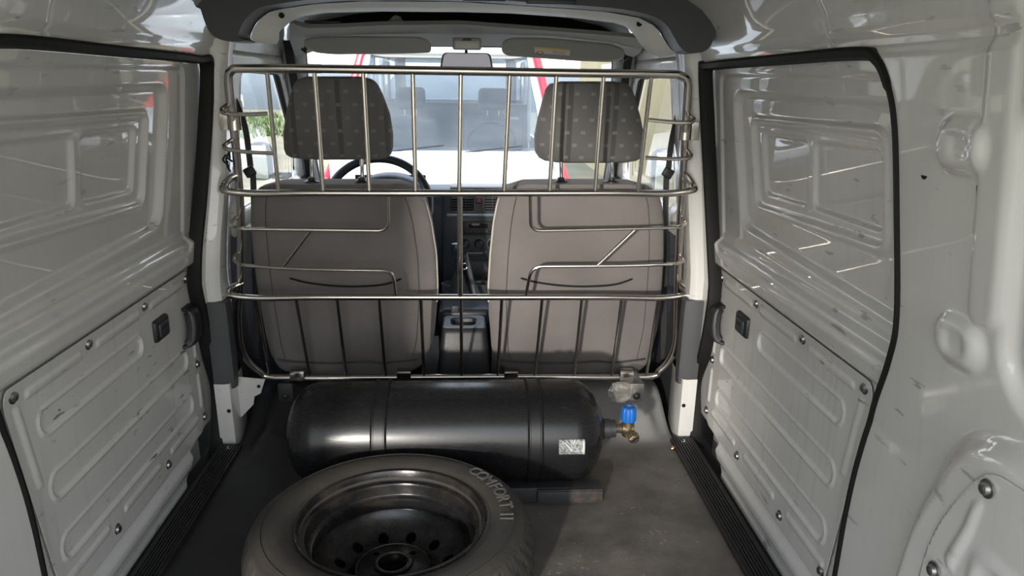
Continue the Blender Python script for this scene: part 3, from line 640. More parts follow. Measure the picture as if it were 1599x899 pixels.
# rear view mirror
a = P(686, 87, Y=2.72); c = P(771, 109, Y=2.72); root = empty('rear_view_mirror', ((a.x+c.x)/2, 2.72, a.z)); tag(root, 'dark rear view mirror hanging in front of the windscreen', 'mirror')
cx_, cz_ = (a.x+c.x)/2, (a.z+c.z)/2; w_, h_ = abs(c.x-a.x), abs(a.z-c.z)*1.45
op = rounded([Vector((cx_-w_/2, 2.70, cz_-h_/2)), Vector((cx_-w_/2+.012, 2.70, cz_+h_/2)), Vector((cx_+w_/2-.012, 2.70, cz_+h_/2)), Vector((cx_+w_/2, 2.70, cz_-h_/2))], .016, 5, True); n = len(op)
MB().add(op+[p+Vector((0, .028, 0)) for p in op], [tuple(range(n)), tuple(range(n, 2*n))[::-1]]+[(i, (i+1) % n, n+(i+1) % n, n+i) for i in range(n)]).build('mirror_shell', BLACKPL, root)
op2 = [Vector((cx_, 2.6985, cz_)) + (p-Vector((cx_, 2.70, cz_)))*.93 for p in op]
for p in op2: p.y = 2.6985
MB().add(op2+[p+Vector((0, .002, 0)) for p in op2], [tuple(range(n)), tuple(range(n, 2*n))[::-1]]+[(i, (i+1) % n, n+(i+1) % n, n+i) for i in range(n)]).build('mirror_face', mat('night_mirror_glass', (.10, .10, .11), .08, metal=.6), root, smooth=False)
MB().tube([P(728, 90, Y=2.725), P(728, 80, Y=2.74), P(728, 74, Y=2.76)], .0055, 10).build('mirror_stem', BLACKPL, root)

# windscreen of this van
V = []; Fc = []; nu, nv = 17, 9
for j in range(nv):
    t = j/(nv-1); y0 = 3.50-.66*t; z0 = .575+.61*t; w = .70-.085*t
    for i in range(nu): s = -1+2*i/(nu-1); V.append((CEN+s*w, y0-.10*s*s, z0))
for j in range(nv-1):
    for i in range(nu-1): a = j*nu+i; Fc.append((a, a+1, a+nu+1, a+nu))
ws_ = MB().add(V, Fc).build('window_1', GLASS); tag(ws_, 'dusty windscreen of the van seen through the cage', kind='structure')
for side in (-1, 1):     # black printed edge and grey inner pillar cover
    V = []; Fc = []
    for j in range(9):
        t = j/8; y0 = 3.50-.66*t; z0 = .575+.61*t; w = .70-.085*t
        for q in (1.0, .955): V.append((CEN+side*q*w, y0-.10*q*q-.004, z0))
    Fc = [(2*j, 2*j+1, 2*j+3, 2*j+2) for j in range(8)]
    MB().add(V, Fc).build('glass_border', CAV, ws_)

# ------------------------------------------------------------------ dashboard
dash = empty('dashboard', (CEN, 3.0, .3)); tag(dash, 'dark blue grey dashboard with vents and radio behind the seats', 'dashboard')
prof = [(3.56, .575), (3.40, .600), (3.2, .622), (3.02, .632), (2.965, .622), (2.94, .59), (2.93, .54), (2.95, .40), (3.02, .22), (3.12, .05), (3.16, -.05)]
xs_ = np.linspace(CEN-.69, CEN+.69, 30); V = []; Fc = []
for x in xs_:
    for y, z in prof: V.append((x, y+.05*((x-CEN)/.69)**2*(y < 3.1), z))
m = len(prof)
for i in range(29):
    for j in range(m-1): Fc.append((i*m+j, i*m+j+1, (i+1)*m+j+1, (i+1)*m+j))
MB().add([v for v in V], Fc).build('dash_body', DASH, dash)
V = []; Fc = []
for x in np.linspace(CEN-.05, CEN+.68, 16):
    for y, z in prof[:4]: V.append((x, y, z+.005))
for i in range(15):
    for j in range(3): Fc.append((i*4+j, i*4+j+1, i*4+j+5, i*4+j+4))
o = MB().add(V, Fc).build('dash_lit_top', DASHLIT, dash); o.modifiers.new('thickness', 'SOLIDIFY').thickness = .004  # right part of the dash top, its sunlight put into the colour
# instrument binnacle
bc = P(603, 300, Y=3.0); V = []; Fc = []
for j, y in enumerate((2.86, 2.90, 3.02, 3.15)):
    for i in range(17):
        a = PI*i/16; r_ = (.155, .165, .16, .14)[j]; V.append((bc.x+.02+r_*math.cos(a), y, .60+(.098, .105, .10, .06)[j]*math.sin(a)))
for j in range(3):
    for i in range(16): a = j*17+i; Fc.append((a, a+1, a+18, a+17))
o = MB().add(V, Fc).build('instrument_hood', DASH, dash); o.modifiers.new('thickness', 'SOLIDIFY').thickness = .01
MB().box((bc.x+.02, 3.0, .62), (.28, .02, .14)).build('instrument_face', CAV, dash)
# centre stack
YS = 2.90
def rectp(x0, y0, x1, y1, Y): a = P(x0, y0, Y=Y); c = P(x1, y1, Y=Y); return (a.x+c.x)/2, (a.z+c.z)/2, abs(c.x-a.x), abs(a.z-c.z)
def plate(nm, x0, y0, x1, y1, Y, d, m, par, bev=.003):
    x, z, w, h = rectp(x0, y0, x1, y1, Y); return MB().box((x, Y+d/2, z), (w, d, h), bev=bev).build(nm, m, par)
stk = plate('centre_stack', 690, 303, 776, 470, YS, .14, STACK, dash, .01)
for x0, x1 in ((703, 740), (757, 776)):
    v = plate('air_vent', x0, 307, x1, 329, YS-.010, .012, CAV, dash)
    for k in range(5): plate('vent_slat', x0+1, 309+k*4.0, x1-1, 310.6+k*4.0, YS-.016, .012, DARKPL, v, .001)
    for xx in (x0+12, x0+24): 
        if xx < x1-4: plate('vent_divider', xx-.5, 308, xx+.5, 328, YS-.018, .012, DARKPL, v, .0005)
hz = plate('hazard_button', 743, 308, 753, 318, YS-.012, .012, STACK, dash)
x, z, w, h = rectp(745, 309.5, 751, 315.5, YS-.014); tri = MB().add([(x-w/2, YS-.0145, z-h/2), (x+w/2, YS-.0145, z-h/2), (x, YS-.0145, z+h/2), (x-w/2, YS-.012, z-h/2), (x+w/2, YS-.012, z-h/2), (x, YS-.012, z+h/2)], [(0, 1, 2), (3, 5, 4), (0, 3, 4, 1), (1, 4, 5, 2), (2, 5, 3, 0)]).build('hazard_symbol', mat('red_symbol', (.7, .03, .03), .5), hz, smooth=False)
plate('silver_trim', 697, 333, 772, 338.5, YS-.012, .014, mat('silver_plastic', (.30, .34, .38), .35, metal=.6), dash)
ra_ = plate('radio', 723, 346, 769, 367, YS-.008, .010, BLACKPL, dash)
plate('radio_display', 732, 349, 762, 356, YS-.0105, .004, mat('dark_display', (.02, .012, .012), .1), ra_, .001)
for k in range(6): x, z, w, h = rectp(728+k*6, 359, 731.5+k*6, 363, YS-.011); MB().lathe([(0, 0), (.0048, 0), (.0048, .005), (.004, .006), (0, .006)], 14, basis((0, -1, 0), (x, YS-.007, z))).build('radio_button', DARKPL, ra_)
for kx in (726, 748.5, 770):
    c = P(kx, 380, Y=YS); k_ = MB().lathe([(0, 0), (.023, 0), (.023, .004), (.0185, .006), (.016, .022), (.014, .024), (0, .024)], 28, basis((0, -1, 0), c)).build('heater_knob', BLACKPL, dash)
    MB().box(c+Vector((0, -.027, 0)), (.008, .012, .031), Matrix.Rotation(.5, 4, 'Y'), .002).build('knob_grip', DARKPL, k_)
    MB().ring([(.0235+.0012*math.cos(t), .001*math.sin(t)) for t in (0, 1.57, 3.14, 4.71)], 28, basis((0, -1, 0), c+Vector((0, -.004, 0)))).build('knob_ring', mat('grey_scale', (.2, .21, .22), .5), k_)
plate('slider_slot', 729, 394, 756, 396.5, YS-.006, .006, GREYPL, dash, .001); plate('socket_cover', 754, 391, 761, 398, YS-.008, .008, DARKPL, dash, .001)
plate('ashtray_lid', 726, 408, 768, 430, YS-.006, .008, DARKPL, dash)
# floor console, gear lever, handbrake
con = empty('floor_console', (P(725, 460, Y=2.7).x, 2.7, 0)); tag(con, 'low dark console tunnel between the seats', 'console')
cx_ = P(727, 460, Y=2.7).x
MB().box((cx_, 2.72, .16), (.19, .44, .24), bev=.02).build('console_body', BLACKPL, con)
for x, y in ((705, 456), (752, 456)): MB().lathe([(.032, 0), (.036, .03), (.038, .036), (.033, .037), (.030, .006), (0, .006)], 24, Matrix.Translation(P(x, y, Z=.285))).build('cup_ring', DARKPL, con)
plate('window_switch', 704, 478, 716, 489, 2.49, .01, STACK, con, .002)
g = empty('gear_lever', P(716, 460, Y=2.68)); tag(g, 'gear lever with bluish black knob and leather boot', 'gear lever')
MB().lathe([(.05, 0), (.045, .015), (.03, .05), (.018, .085), (.012, .10), (0, .10)], 20, Matrix.Translation(P(716, 462, Y=2.68))).build('gear_boot', BLACKPL, g)
MB().tube([P(716, 455, Y=2.68), P(713, 395, Y=2.66)], .008, 10).build('gear_rod', BLACKPL, g)
MB().lathe([(0, -.035), (.011, -.03), (.017, -.005), (.021, .012), (.017, .024), (0, .028)], 20, Matrix.Translation(P(712, 390, Y=2.655))).build('gear_knob', mat('blue_black_knob', (.02, .03, .05), .3), g)
hb = empty('parking_brake_lever', P(736, 460, Y=2.60)); tag(hb, 'thin dark parking brake lever leaning beside the gear lever', 'lever')
MB().tube([P(742, 462, Y=2.58), P(735, 430, Y=2.60), P(727, 398, Y=2.64)], .0085, 10).build('lever_arm', DARKPL, hb)
MB().ring([(.011+.002*math.cos(t), .002*math.sin(t)) for t in np.linspace(0, 6.28, 8, endpoint=False)], 20, basis((.3, -1, 0), P(725, 416, Y=2.60))).build('key_ring', CHROME, hb)
# rear console box with an open round cup hole
bx = empty('console_box', (P(724, 590, Y=2.32).x, 2.36, .1)); tag(bx, 'tapered dark grey console box with a round cup hole between the seats', 'console')
tY0, tY1 = 2.36, 2.49; tz = P(724, 511, Y=tY0).z; bx0, bx1 = P(681, 600, Y=2.325).x, P(769, 600, Y=2.325).x; tx0, tx1 = P(692, 507, Y=tY0).x, P(757, 507, Y=tY0).x
sec = []; N_ = 40
def rr4(x0, x1, y0, y1, z, r):
    p = rounded([(x0, y0, z), (x1, y0, z), (x1, y1, z), (x0, y1, z)], r, 7, True); return p
rows = [rr4(bx0, bx1, 2.325, 2.52, .02, .03), rr4(bx0+.004, bx1-.004, 2.328, 2.515, .12, .03), rr4(tx0-.006, tx1+.006, tY0-.012, tY1+.012, tz-.02, .022), rr4(tx0-.003, tx1+.003, tY0-.004, tY1+.004, tz-.004, .022), rr4(tx0+.004, tx1-.004, tY0+.003, tY1-.003, tz, .02)]
m = len(rows[0]); c = sum(rows[-1], Vector())/m
def circ(r, z): return [Vector((c.x-.002, c.y-.004, z))+Vector((math.cos(a), math.sin(a), 0))*r for a in [math.atan2(p.y-c.y, p.x-c.x) for p in rows[-1]]]
rows += [circ(.052, tz), circ(.050, tz-.003), circ(.044, tz-.09)]; V = [p for r_ in rows for p in r_]; Fc = []
for i in range(len(rows)-1):
    for j in range(m): l = (j+1) % m; Fc.append((i*m+j, i*m+l, (i+1)*m+l, (i+1)*m+j))
Fc.append(tuple((len(rows)-1)*m+j for j in range(m)))
MB().add(V, Fc).build('box_body', BLACKPL, bx)
rows2 = [rr4(tx0-.001, tx1+.001, tY0-.002, tY1+.002, tz-.002, .022), rr4(tx0+.003, tx1-.003, tY0+.003, tY1-.003, tz+.002, .02)]
rows2.append([p+Vector((0, 0, tz+.002-p.z)) for p in circ(.0525, tz)]); V = [p for r_ in rows2 for p in r_]; Fc = []
for i in range(2):
    for j in range(m): l = (j+1) % m; Fc.append((i*m+j, i*m+l, (i+1)*m+l, (i+1)*m+j))
MB().add(V, Fc).build('box_lid', mat('worn_grey_plastic', (.17, .18, .19), .4), bx)
# steering wheel
sw = empty('steering_wheel', P(590, 330, Y=2.72)); tag(sw, 'black steering wheel behind the left headrest', 'steering wheel')
M = basis((0, -.86, .50), P(590, 322, Y=2.72))
MB().ring([(.19+.0155*math.cos(t), .0155*math.sin(t)) for t in np.linspace(0, 2*PI, 14, endpoint=False)], 72, M).build('wheel_rim', BLACKPL, sw)
MB().lathe([(0, -.02), (.07, -.02), (.075, .0), (.06, .02), (0, .026)], 32, M).build('wheel_hub', BLACKPL, sw)
for a in (-.15, PI+.15, -PI/2): MB().tube([M@Vector((math.cos(a)*.05, math.sin(a)*.05, -.005)), M@Vector((math.cos(a)*.185, math.sin(a)*.185, 0))], .013, 10).build('wheel_spoke', BLACKPL, sw)

# ------------------------------------------------------------------ seats
def YC(z): return 2.3095-.268*z                     # leaning plane of the cage
def PC(px, py, dy=0.0):
    z = .6
    for _ in range(30): p = P(px, py, Y=YC(z)+dy); z = .5*z+.5*p.z
    return p
def tabrows(tab, n): return interp_rows(tab, np.linspace(tab[0][0], tab[-1][0], n))
SEAT_L = [(584, 442, 640), (575, 428, 660), (555, 418, 670), (530, 411, 677), (500, 405, 680), (450, 396, 683), (400, 390, 681), (350, 386, 673), (320, 387, 665), (305, 390, 657), (295, 400, 648), (288, 425, 625)]
SEAT_R = [(582, 792, 1003), (572, 776, 1015), (550, 768, 1022), (520, 766, 1030), (500, 764, 1033), (450, 763, 1038), (400, 766, 1041), (350, 771, 1041), (320, 777, 1038), (305, 782, 1033), (295, 792, 1020), (288, 815, 995)]
for nm_, tab, hr, posts, lb, hm in (('L', SEAT_L, [(252, 470, 590), (247, 442, 606), (235, 437, 610), (210, 436, 610), (180, 440, 605), (150, 447, 594), (133, 452, 586), (124, 458, 578), (119, 472, 560)], (487, 565), 'grey cloth driver seat behind the cage, left of the console', HEADF),
                                (('R'), SEAT_R, [(257, 872, 985), (252, 846, 1004), (240, 838, 1011), (215, 837, 1012), (185, 843, 1006), (155, 851, 998), (140, 855, 993), (131, 862, 985), (127, 880, 965)], (876, 955), 'grey cloth passenger seat behind the cage, right of the console', HEADF2)):
    cxp = (tab[5][1]+tab[5][2])/2; root = empty('car_seat', PC(cxp, 583, .10)); tag(root, lb, 'car seat')
    rows = [(PC(a, y, .05), PC(b, y, .05)) for y, a, b in tabrows(tab, 44)]
    V, Fc = pillow(rows, .13, 64, 5.5, 0)
    # pressed shapes in the back: pocket edge and a soft vertical panel
    c0 = PC(cxp, 440, .05); V2 = []
    for v in V:
        v = Vector(v)
        if v.y < PC(cxp, 440, .05).y*0 + YC(v.z)+.105:
            u = (v.x-c0.x)
            v.y += .006*math.exp(-((v.z-(c0.z-.02+.35*u*u*1.2))/.010)**2)*(1 if abs(u) < .17 else 0)
            v.y -= .010*math.exp(-(u/.20)**4)*math.exp(-((v.z-.42)/.22)**4)
        V2.append(v)
    bk = MB().add(V2, Fc).build('backrest', SEATF, root)
    # map-pocket slit, a dark curved opening
    pk = [PC(cxp+dx, y, .041) for dx, y in ((-88, 434), (-60, 441), (-20, 446), (20, 447), (60, 444), (88, 435))]
    sl_ = MB().tube(curve(pk, 6), [.0008]+[.0032]*29+[.0008] if len(curve(pk, 6)) == 31 else .003, 8).build('pocket_opening', CAV, bk)
    # piping and lower flap hem
    fl_ = [PC(x, y+1, .043) for x, y in ((tab[1][1]+6, 561), (tab[0][1]+20, 564), (cxp-20, 566), (cxp+30, 563), (cxp+60, 565), (tab[1][2]-8, 560))]
    MB().tube(curve(fl_, 6), .0028, 8).build('hem_seam', BLACKPL, bk)
    lw = [(PC(a+14, y, .047), PC(b-12, y, .047)) for y, a, b in ((590, tab[0][1], tab[0][2]), (584, tab[0][1], tab[0][2]), (574, tab[0][1], tab[0][2]), (567, tab[0][1], tab[0][2]))]
    V, Fc = pillow(lw, .06, 40, 6, 0); MB().add(V, Fc).build('lower_flap', SEATF, root)
    # pale side seam facing the console
    e = [(PC(b-1, y, .085) if nm_ == 'L' else PC(a+1, y, .085)) for y, a, b in interp_rows(tab, np.linspace(310, 470, 14))]
    MB().tube(e, .0065, 10).build('side_bolster', CREAM, root)
    for f_ in (.90, .10):
        sm_ = [PC(a+(b-a)*f_, y, .0485) for y, a, b in interp_rows(tab, np.linspace(308, 560, 24))]
        MB().tube(sm_, .0009, 6).build('side_seam', BELT, bk)
    # cushion ahead of the backrest
    q0, q1 = rows[6]; MB().box(((q0.x+q1.x)/2, 2.64, .20), ((q1.x-q0.x)*.98, .44, .13), bev=.04).build('cushion', SEATF, root)
    MB().box(((q0.x+q1.x)/2, 2.64, .06), ((q1.x-q0.x)*.8, .36, .16), bev=.01).build('seat_base', CAV, root)
    # headrest
    rows = [(P(a, y, Y=2.125+.04*(y-119)/133), P(b, y, Y=2.125+.04*(y-119)/133)) for y, a, b in interp_rows(hr, np.linspace(hr[0][0], hr[-1][0], 34))]
    V, Fc = pillow(rows, .125, 56, 3.4, 5); hd = MB().add(V, Fc).build('headrest', hm, root)
    for px in posts:
        a = P(px, 245, Y=2.20); c = PC(px+1, 292, .10); MB().tube([a, c], .0058, 12).build('headrest_post', CHROME, root)
        MB().lathe([(0, -.008), (.022, -.008), (.021, .002), (.012, .006), (.010, .014), (0, .014)], 20, Matrix.Translation(PC(px, 284, .10))).build('post_guide', BLACKPL, root)

# ------------------------------------------------------------------ cage
cage = empty('safety_cage', PC(720, 590)); tag(cage, 'stainless steel tube safety cage between seats and load bay', 'cage')
RB, RM, RS = .0125, .0100, .0056
frame = [PC(430, 589), PC(405, 580), PC(385, 560), PC(375, 535), PC(372, 490), PC(376, 440), PC(376, 350), PC(371, 260), PC(364, 190), PC(359, 150), PC(357, 122), PC(362, 110), PC(380, 107), PC(500, 107.5), PC(720, 111), PC(900, 114), PC(1040, 116), PC(1062, 118), PC(1073, 128), PC(1073, 155), PC(1070, 200), PC(1067, 270), PC(1062, 350), PC(1058, 440), PC(1057, 500), PC(1055, 535), PC(1046, 560), PC(1030, 578), PC(1008, 588), PC(860, 588), PC(720, 588.5), PC(560, 589.5)]
MB().tube(curve(frame, 5, True), RB*.92, 14, closed=True).build('outer_frame', STEEL, cage)
BUL = -.058
def hoop(nm, pl, pr, y, r, lend, rend, ymid=None):
    # rail that bulges towards the load bay, its ends curling back to the frame
    pts = [PC(*lend, 0), PC(lend[0]-14, lend[1]+6, -.012), PC(lend[0]-24, y-10, -.035), PC(lend[0]-21, y-2, -.06), PC(pl, y+2, BUL)]
    mid = [PC(pl+(pr-pl)*t, y+(ymid or 0)*math.sin(PI*t)+2*abs(2*t-1)**4, BUL) for t in np.linspace(.12, .88, 9)]
    pts2 = [PC(pr, y+2, BUL), PC(rend[0]+14, y-3, -.06), PC(rend[0]+16, y-10, -.035), PC(rend[0]+6, rend[1]+4, -.012), PC(*rend, 0)]
    return MB().tube(curve(pts+mid+pts2, 5), r, 14).build(nm, STEEL, cage)
hoop('middle_rail', 398, 1040, 300, RM, (374, 272), (1066, 270), 1.5)
hoop('lower_rail', 405, 1030, 463, RM*.95, (380, 441), (1059, 438), 1.0)
tops = [(417, 435), (491, 505), (567, 577), (644.5, 649), (719.5, 717), (796, 787), (869, 858), (943, 929), (1018, 996)]
for a, c in tops: MB().tube([PC(a, 111, 0), PC((a+c)/2, 205, BUL*.6), PC(c, 299, BUL)], RS*1.05, 10).build('upper_bar', STEEL, cage)
lows = [(399, 422), (462, 484), (526, 541), (592, 602), (657, 662), (720, 721), (784, 777), (847, 835), (909, 896), (971, 955), (1028, 1009)]
for a, c in lows: MB().tube([PC(a, 464, BUL), PC(c, 588, 0)], RS*.95, 10).build('lower_bar', STEEL, cage)
MB().tube([PC(718, 301, BUL), PC(719, 463, BUL)], .0078, 12).build('centre_post', STEEL, cage)
# side loops
for (ex, ey), (bx_, by_), (fx, fy) in (((362, 160), (346, 172), (418, 177)), ((366, 216), (350, 228), (427, 239)), ((1071, 177), (1083, 186), (1013, 187)), ((1069, 232), (1079, 242), (1008, 246))):
    t = 1 if bx_ > 700 else -1
    MB().tube(curve([PC(ex, ey, 0), PC((ex+bx_)/2+t*2, (ey+by_)/2, -.012), PC(bx_, by_, -.035), PC(bx_-t*6, by_+5, -.05), PC((bx_+fx)/2, (by_+fy)/2+4, -.04), PC(fx, fy, -.028)], 6), RS, 10).build('side_loop', STEEL, cage)
# inner decorative rails on each half
MB().tube(rounded([PC(370, 338, 0), PC(357, 350, -.03), PC(372, 357, -.065), PC(440, 358, BUL), PC(606, 360, BUL), PC(606, 303, BUL)], [0, .02, .02, .1, .03, 0]), RS*.9, 10).build('inner_rail', STEEL, cage)
MB().tube(rounded([PC(374, 392, 0), PC(363, 405, -.03), PC(376, 414, -.065), PC(460, 420, BUL), PC(614, 422, BUL), PC(618, 461, BUL)], [0, .02, .02, .1, .035, 0]), RS*.9, 10).build('inner_rail', STEEL, cage)
MB().tube(rounded([PC(1064, 335, 0), PC(1073, 348, -.03), PC(1060, 355, -.065), PC(980, 357, BUL), PC(829, 360, BUL), PC(828, 303, BUL)], [0, .02, .02, .1, .03, 0]), RS*.9, 10).build('inner_rail', STEEL, cage)
MB().tube(rounded([PC(1061, 397, 0), PC(1070, 407, -.03), PC(1056, 412, -.065), PC(980, 415, BUL), PC(830, 416, BUL), PC(821, 462, BUL)], [0, .02, .02, .1, .035, 0]), RS*.9, 10).build('inner_rail', STEEL, cage)
MB().tube([PC(484, 361, BUL), PC(441, 418, BUL)], RS*.85, 10).build('diagonal_strut', STEEL, cage)
MB().tube([PC(992, 358, BUL), PC(932, 415, BUL)], RS*.85, 10).build('diagonal_strut', STEEL, cage)
for x, y0, y1 in ((367, 177, 203), (1069, 191, 218)):
    a = PC(x, y0); c = PC(x, y1); MB().lathe([(.014, 0), (.0175, 0), (.0175, 1), (.014, 1)], 20, Matrix.Translation(c)@Matrix.Diagonal((1, 1, (a-c).length, 1))).build('pillar_clamp', STEEL, cage)
    t = -1 if x < 700 else 1; MB().box((a+c)/2+Vector((t*.028, .01, 0)), (.030, .008, (a-c).length), bev=.001).build('clamp_plate', STEEL, cage)
for x in (465, 631, 798, 978):
    p = PC(x, 585); MB().box(p+Vector((0, -.012, -.002)), (.046, .004, .030), bev=.0015).box(p+Vector((0, .006, .014)), (.046, .036, .003), bev=.001).build('mounting_tab', STEEL, cage)
for x in (446, 994):
    p = PC(x, 612, -.11); o = MB().box(p, (.046, .005, .060), bev=.002).build('anchor_plate', TANKB if x < 700 else ZINC, cage); bolt(o, p+Vector((0, -.003, -.012)), (0, -1, 0), .010, BLACKPL, 'anchor_bolt')

# ------------------------------------------------------------------ gas cylinder
TY, TZ, TR = 1.822, .150, .135
xl, xr = P(443, 660, Y=TY-.05).x, P(949, 660, Y=TY-.09).x
tank = empty('gas_cylinder', ((xl+xr)/2, TY, TZ-TR)); tag(tank, 'black steel gas cylinder lying across the load floor under the cage', 'gas cylinder')
M = basis((1, 0, 0), (xl, TY, TZ)); Lt = xr-xl; dm = .085; prof = []
for i in range(13): t = PI/2*i/12; prof.append((TR*math.sin(t)**.8, dm*(1-math.cos(t))))
for i in range(13): t = PI/2*i/12; prof.append((TR*math.cos(t)**.8 if i < 12 else 0.0, Lt-dm+dm*math.sin(t)))
MB().lathe(prof, 96, M).build('cylinder_shell', TANK, tank, ang=60)
for x in (588, 838):
    bxn = P(x, 650, Y=TY-TR).x; M2 = basis((1, 0, 0), (bxn, TY, TZ)); r0 = TR
    o = MB().ring([(r0-.001, -.0165), (r0+.0035, -.0165), (r0+.0035, -.013), (r0+.0018, -.012), (r0+.0018, .012), (r0+.0035, .013), (r0+.0035, .0165), (r0-.001, .0165)], 96, M2).build('clamp_band', mat('black_band_enamel', (.009, .009, .010), .35) if 'black_band_enamel' not in bpy.data.materials else bpy.data.materials['black_band_enamel'], tank, ang=30)
    MB().ring([(r0+.0035, -.020), (r0+.006, -.018), (r0+.0035, -.0155)], 96, M2).ring([(r0+.0035, .0155), (r0+.006, .018), (r0+.0035, .020)], 96, M2).build('rubber_edge', SEAL, o)
# neck, valve, blue hand wheel
MB().lathe([(.036, -.02), (.034, .0), (.032, .010), (.027, .012), (.027, .030), (.024, .031), (.024, .045), (0, .045)], 32, basis((1, 0, 0), (xr-.006, TY, TZ))).build('neck_collar', TANKB, tank, ang=30)
vx = P(983, 676, Y=TY-.02).x
vb = MB().lathe([(.013, 0), (.013, vx-xr-.02), (.016, vx-xr-.018), (.016, vx-xr+.012), (0, vx-xr+.014)], 20, basis((1, 0, 0), (xr, TY, TZ))).lathe([(.015, -.022), (.0165, -.018), (.0165, .020), (.013, .024), (.010, .040), (0, .040)], 20, Matrix.Translation((vx, TY, TZ))).build('valve_body', BRASS, tank, ang=30)
kb = MB(); kp = []; nk = 48; V = []; Fc = []; zs = [(0, .72), (.002, .95), (.008, 1.04), (.030, 1.0), (.040, .93), (.043, .75), (.043, .55), (.036, .50), (.036, .0)]
for z_, s_ in zs:
    for k in range(nk): a = 2*PI*k/nk; r_ = .0205*s_*(1-.08*(1 if (k % 6) in (0, 1) else 0)*(1 if s_ > .8 else 0)); V.append((vx-.001+r_*math.cos(a), TY-.002+r_*math.sin(a), TZ+.022+z_))
for i in range(len(zs)-1):
    for k in range(nk): l = (k+1) % nk; Fc.append((i*nk+k, i*nk+l, (i+1)*nk+l, (i+1)*nk+k))
Fc.append(tuple(range(nk))[::-1]); kb.add(V, Fc).build('hand_wheel', BLUEP, tank, ang=30)
MB().lathe([(0, 0), (.010, 0), (.010, .004), (0, .005)], 18, Matrix.Translation((vx-.001, TY-.002, TZ+.058))).build('spindle_cap', ZINC, tank)
vd = Vector((.35, -.85, -.38)).normalized(); M3 = basis(vd, (vx, TY, TZ-.004))
MB().lathe([(.014, .0), (.014, .022), (.017, .024), (.017, .034), (.015, .036), (0, .036)], 6, M3).build('outlet_nut', BRASS, tank, ang=20)
MB().lathe([(.010, .030), (.010, .043), (0, .044)], 8, M3).build('outlet_cap', CHROME, tank, ang=20)
# worn label on the shell
def decal_mat():
    m = mat('scratched_label', (.62, .61, .58), .6); nt = m.node_tree; b = nt.nodes['Principled BSDF']; N = nt.nodes.new; L = nt.links.new
    tc = N('ShaderNodeTexCoord'); n = N('ShaderNodeTexNoise'); n.inputs['Scale'].default_value = 26; n.inputs['Detail'].default_value = 6; n.inputs['Distortion'].default_value = 3.5; L(tc.outputs['Object'], n.inputs[0])
    r = N('ShaderNodeValToRGB'); L(n.outputs[0], r.inputs[0]); 
    e = r.color_ramp.elements; e[0].color = (.6, .59, .56, 1); e[0].position = .36; e[1].position = .45; e[1].color = (.05, .055, .06, 1)
    for p_, c_ in ((.56, (.5, .5, .48, 1)), (.60, (.05, .05, .055, 1)), (.66, (.02, .25, .45, 1)), (.69, (.55, .54, .52, 1))): q = e.new(p_); q.color = c_
    L(r.outputs[0], b.inputs['Base Color']); return m
la, lb_ = P(873, 685, Y=TY-TR).x, P(914, 685, Y=TY-TR).x; V = []; Fc = []
def onshell(x, ang, r): return Vector((x, TY-math.cos(ang)*r, TZ+math.sin(ang)*r))
a0_, a1_ = -.02, .27
for dr in (.0012, .0):
    for i in range(9):
        for j in range(7): V.append(onshell(la+(lb_-la)*i/8, a0_+(a1_-a0_)*j/6, TR+dr))
for i in range(8):
    for j in range(6): a = i*7+j; Fc.append((a, a+1, a+8, a+7))
MB().add(V[:63], Fc).build('type_label', decal_mat(), tank).modifiers.new('thickness', 'SOLIDIFY').thickness = .0006
V = [onshell(x, a, TR+.0016) for x in (lb_-.006, lb_) for a in np.linspace(a0_, a1_-.03, 5)]+[]
MB().add(V, [(i, i+1, i+6, i+5) for i in range(4)]).build('label_edge', mat('clean_label_paper', (.6, .6, .57), .6), tank).modifiers.new('thickness', 'SOLIDIFY').thickness = .0005
# cradle rails
for y_ in (1.712, 1.888):
    o = MB().box((CEN-.02, y_, .018), (.62 if y_ < 1.8 else .8, .004, .040), bev=.001).box((CEN-.02, y_+(.022 if y_ < 1.8 else -.022), .036), (.62 if y_ < 1.8 else .8, .045, .004), bev=.001)
    o = o.build('cradle_rail', TANKB, tank)
ex = P(940, 760, Y=1.71).x
MB().box((ex-.085, 1.70, .016), (.17, .006, .034), bev=.001).box((ex-.085, 1.725, .034), (.17, .05, .005), bev=.001).build('cradle_foot', TANKB, tank)

# ------------------------------------------------------------------ spare wheel
WC = Vector((-.170, 1.380, .0)); RO = .302
wheel = empty('spare_wheel', WC); tag(wheel, 'worn tyre on black steel rim lying flat on the load floor', 'wheel')
MW = Matrix.Translation(WC)
# tyre cross section (radius, height) with modulated tread
secp = [(.186, .150), (.192, .158), (.200, .164), (.206, .1655), (.212, .170), (.222, .1755), (.240, .178), (.255, .1765), (.268, .171), (.276, .1655), (.280, .1645), (.284, .161), (.290, .152), (.296, .141), (.300, .128), (.3015, .122), (.2965, .120), (.2965, .1145), (.302, .1125), (.3025, .0915), (.2965, .0895), (.2965, .0835), (.3025, .0815), (.302, .0600), (.2965, .0580), (.2965, .0525), (.3015, .0505), (.300, .045), (.296, .032), (.290, .021), (.280, .010), (.262, .0), (.240, -.004), (.222, -.003), (.206, .006), (.192, .016), (.186, .022)]
nT = 420; V = []; Fc = []; m = len(secp)
for i, (r_, z_) in enumerate(secp):
    for k in range(nT):
        a = 2*PI*k/nT; rr_ = r_
        if r_ > .288:
            sh_ = int((k+ (z_-.087)*160) % 7)
            if sh_ == 0: rr_ -= .0045
        elif .278 < r_ and z_ > .15 and k % 7 == 0: rr_ -= .0012
        V.append(MW@Vector((rr_*math.cos(a), rr_*math.sin(a), z_+.004)))
for i in range(m-1):
    for k in range(nT): l = (k+1) % nT; Fc.append((i*nT+k, i*nT+l, (i+1)*nT+l, (i+1)*nT+k))
tyre = MB().add(V, Fc).build('tyre', RUBBER, wheel, ang=40)
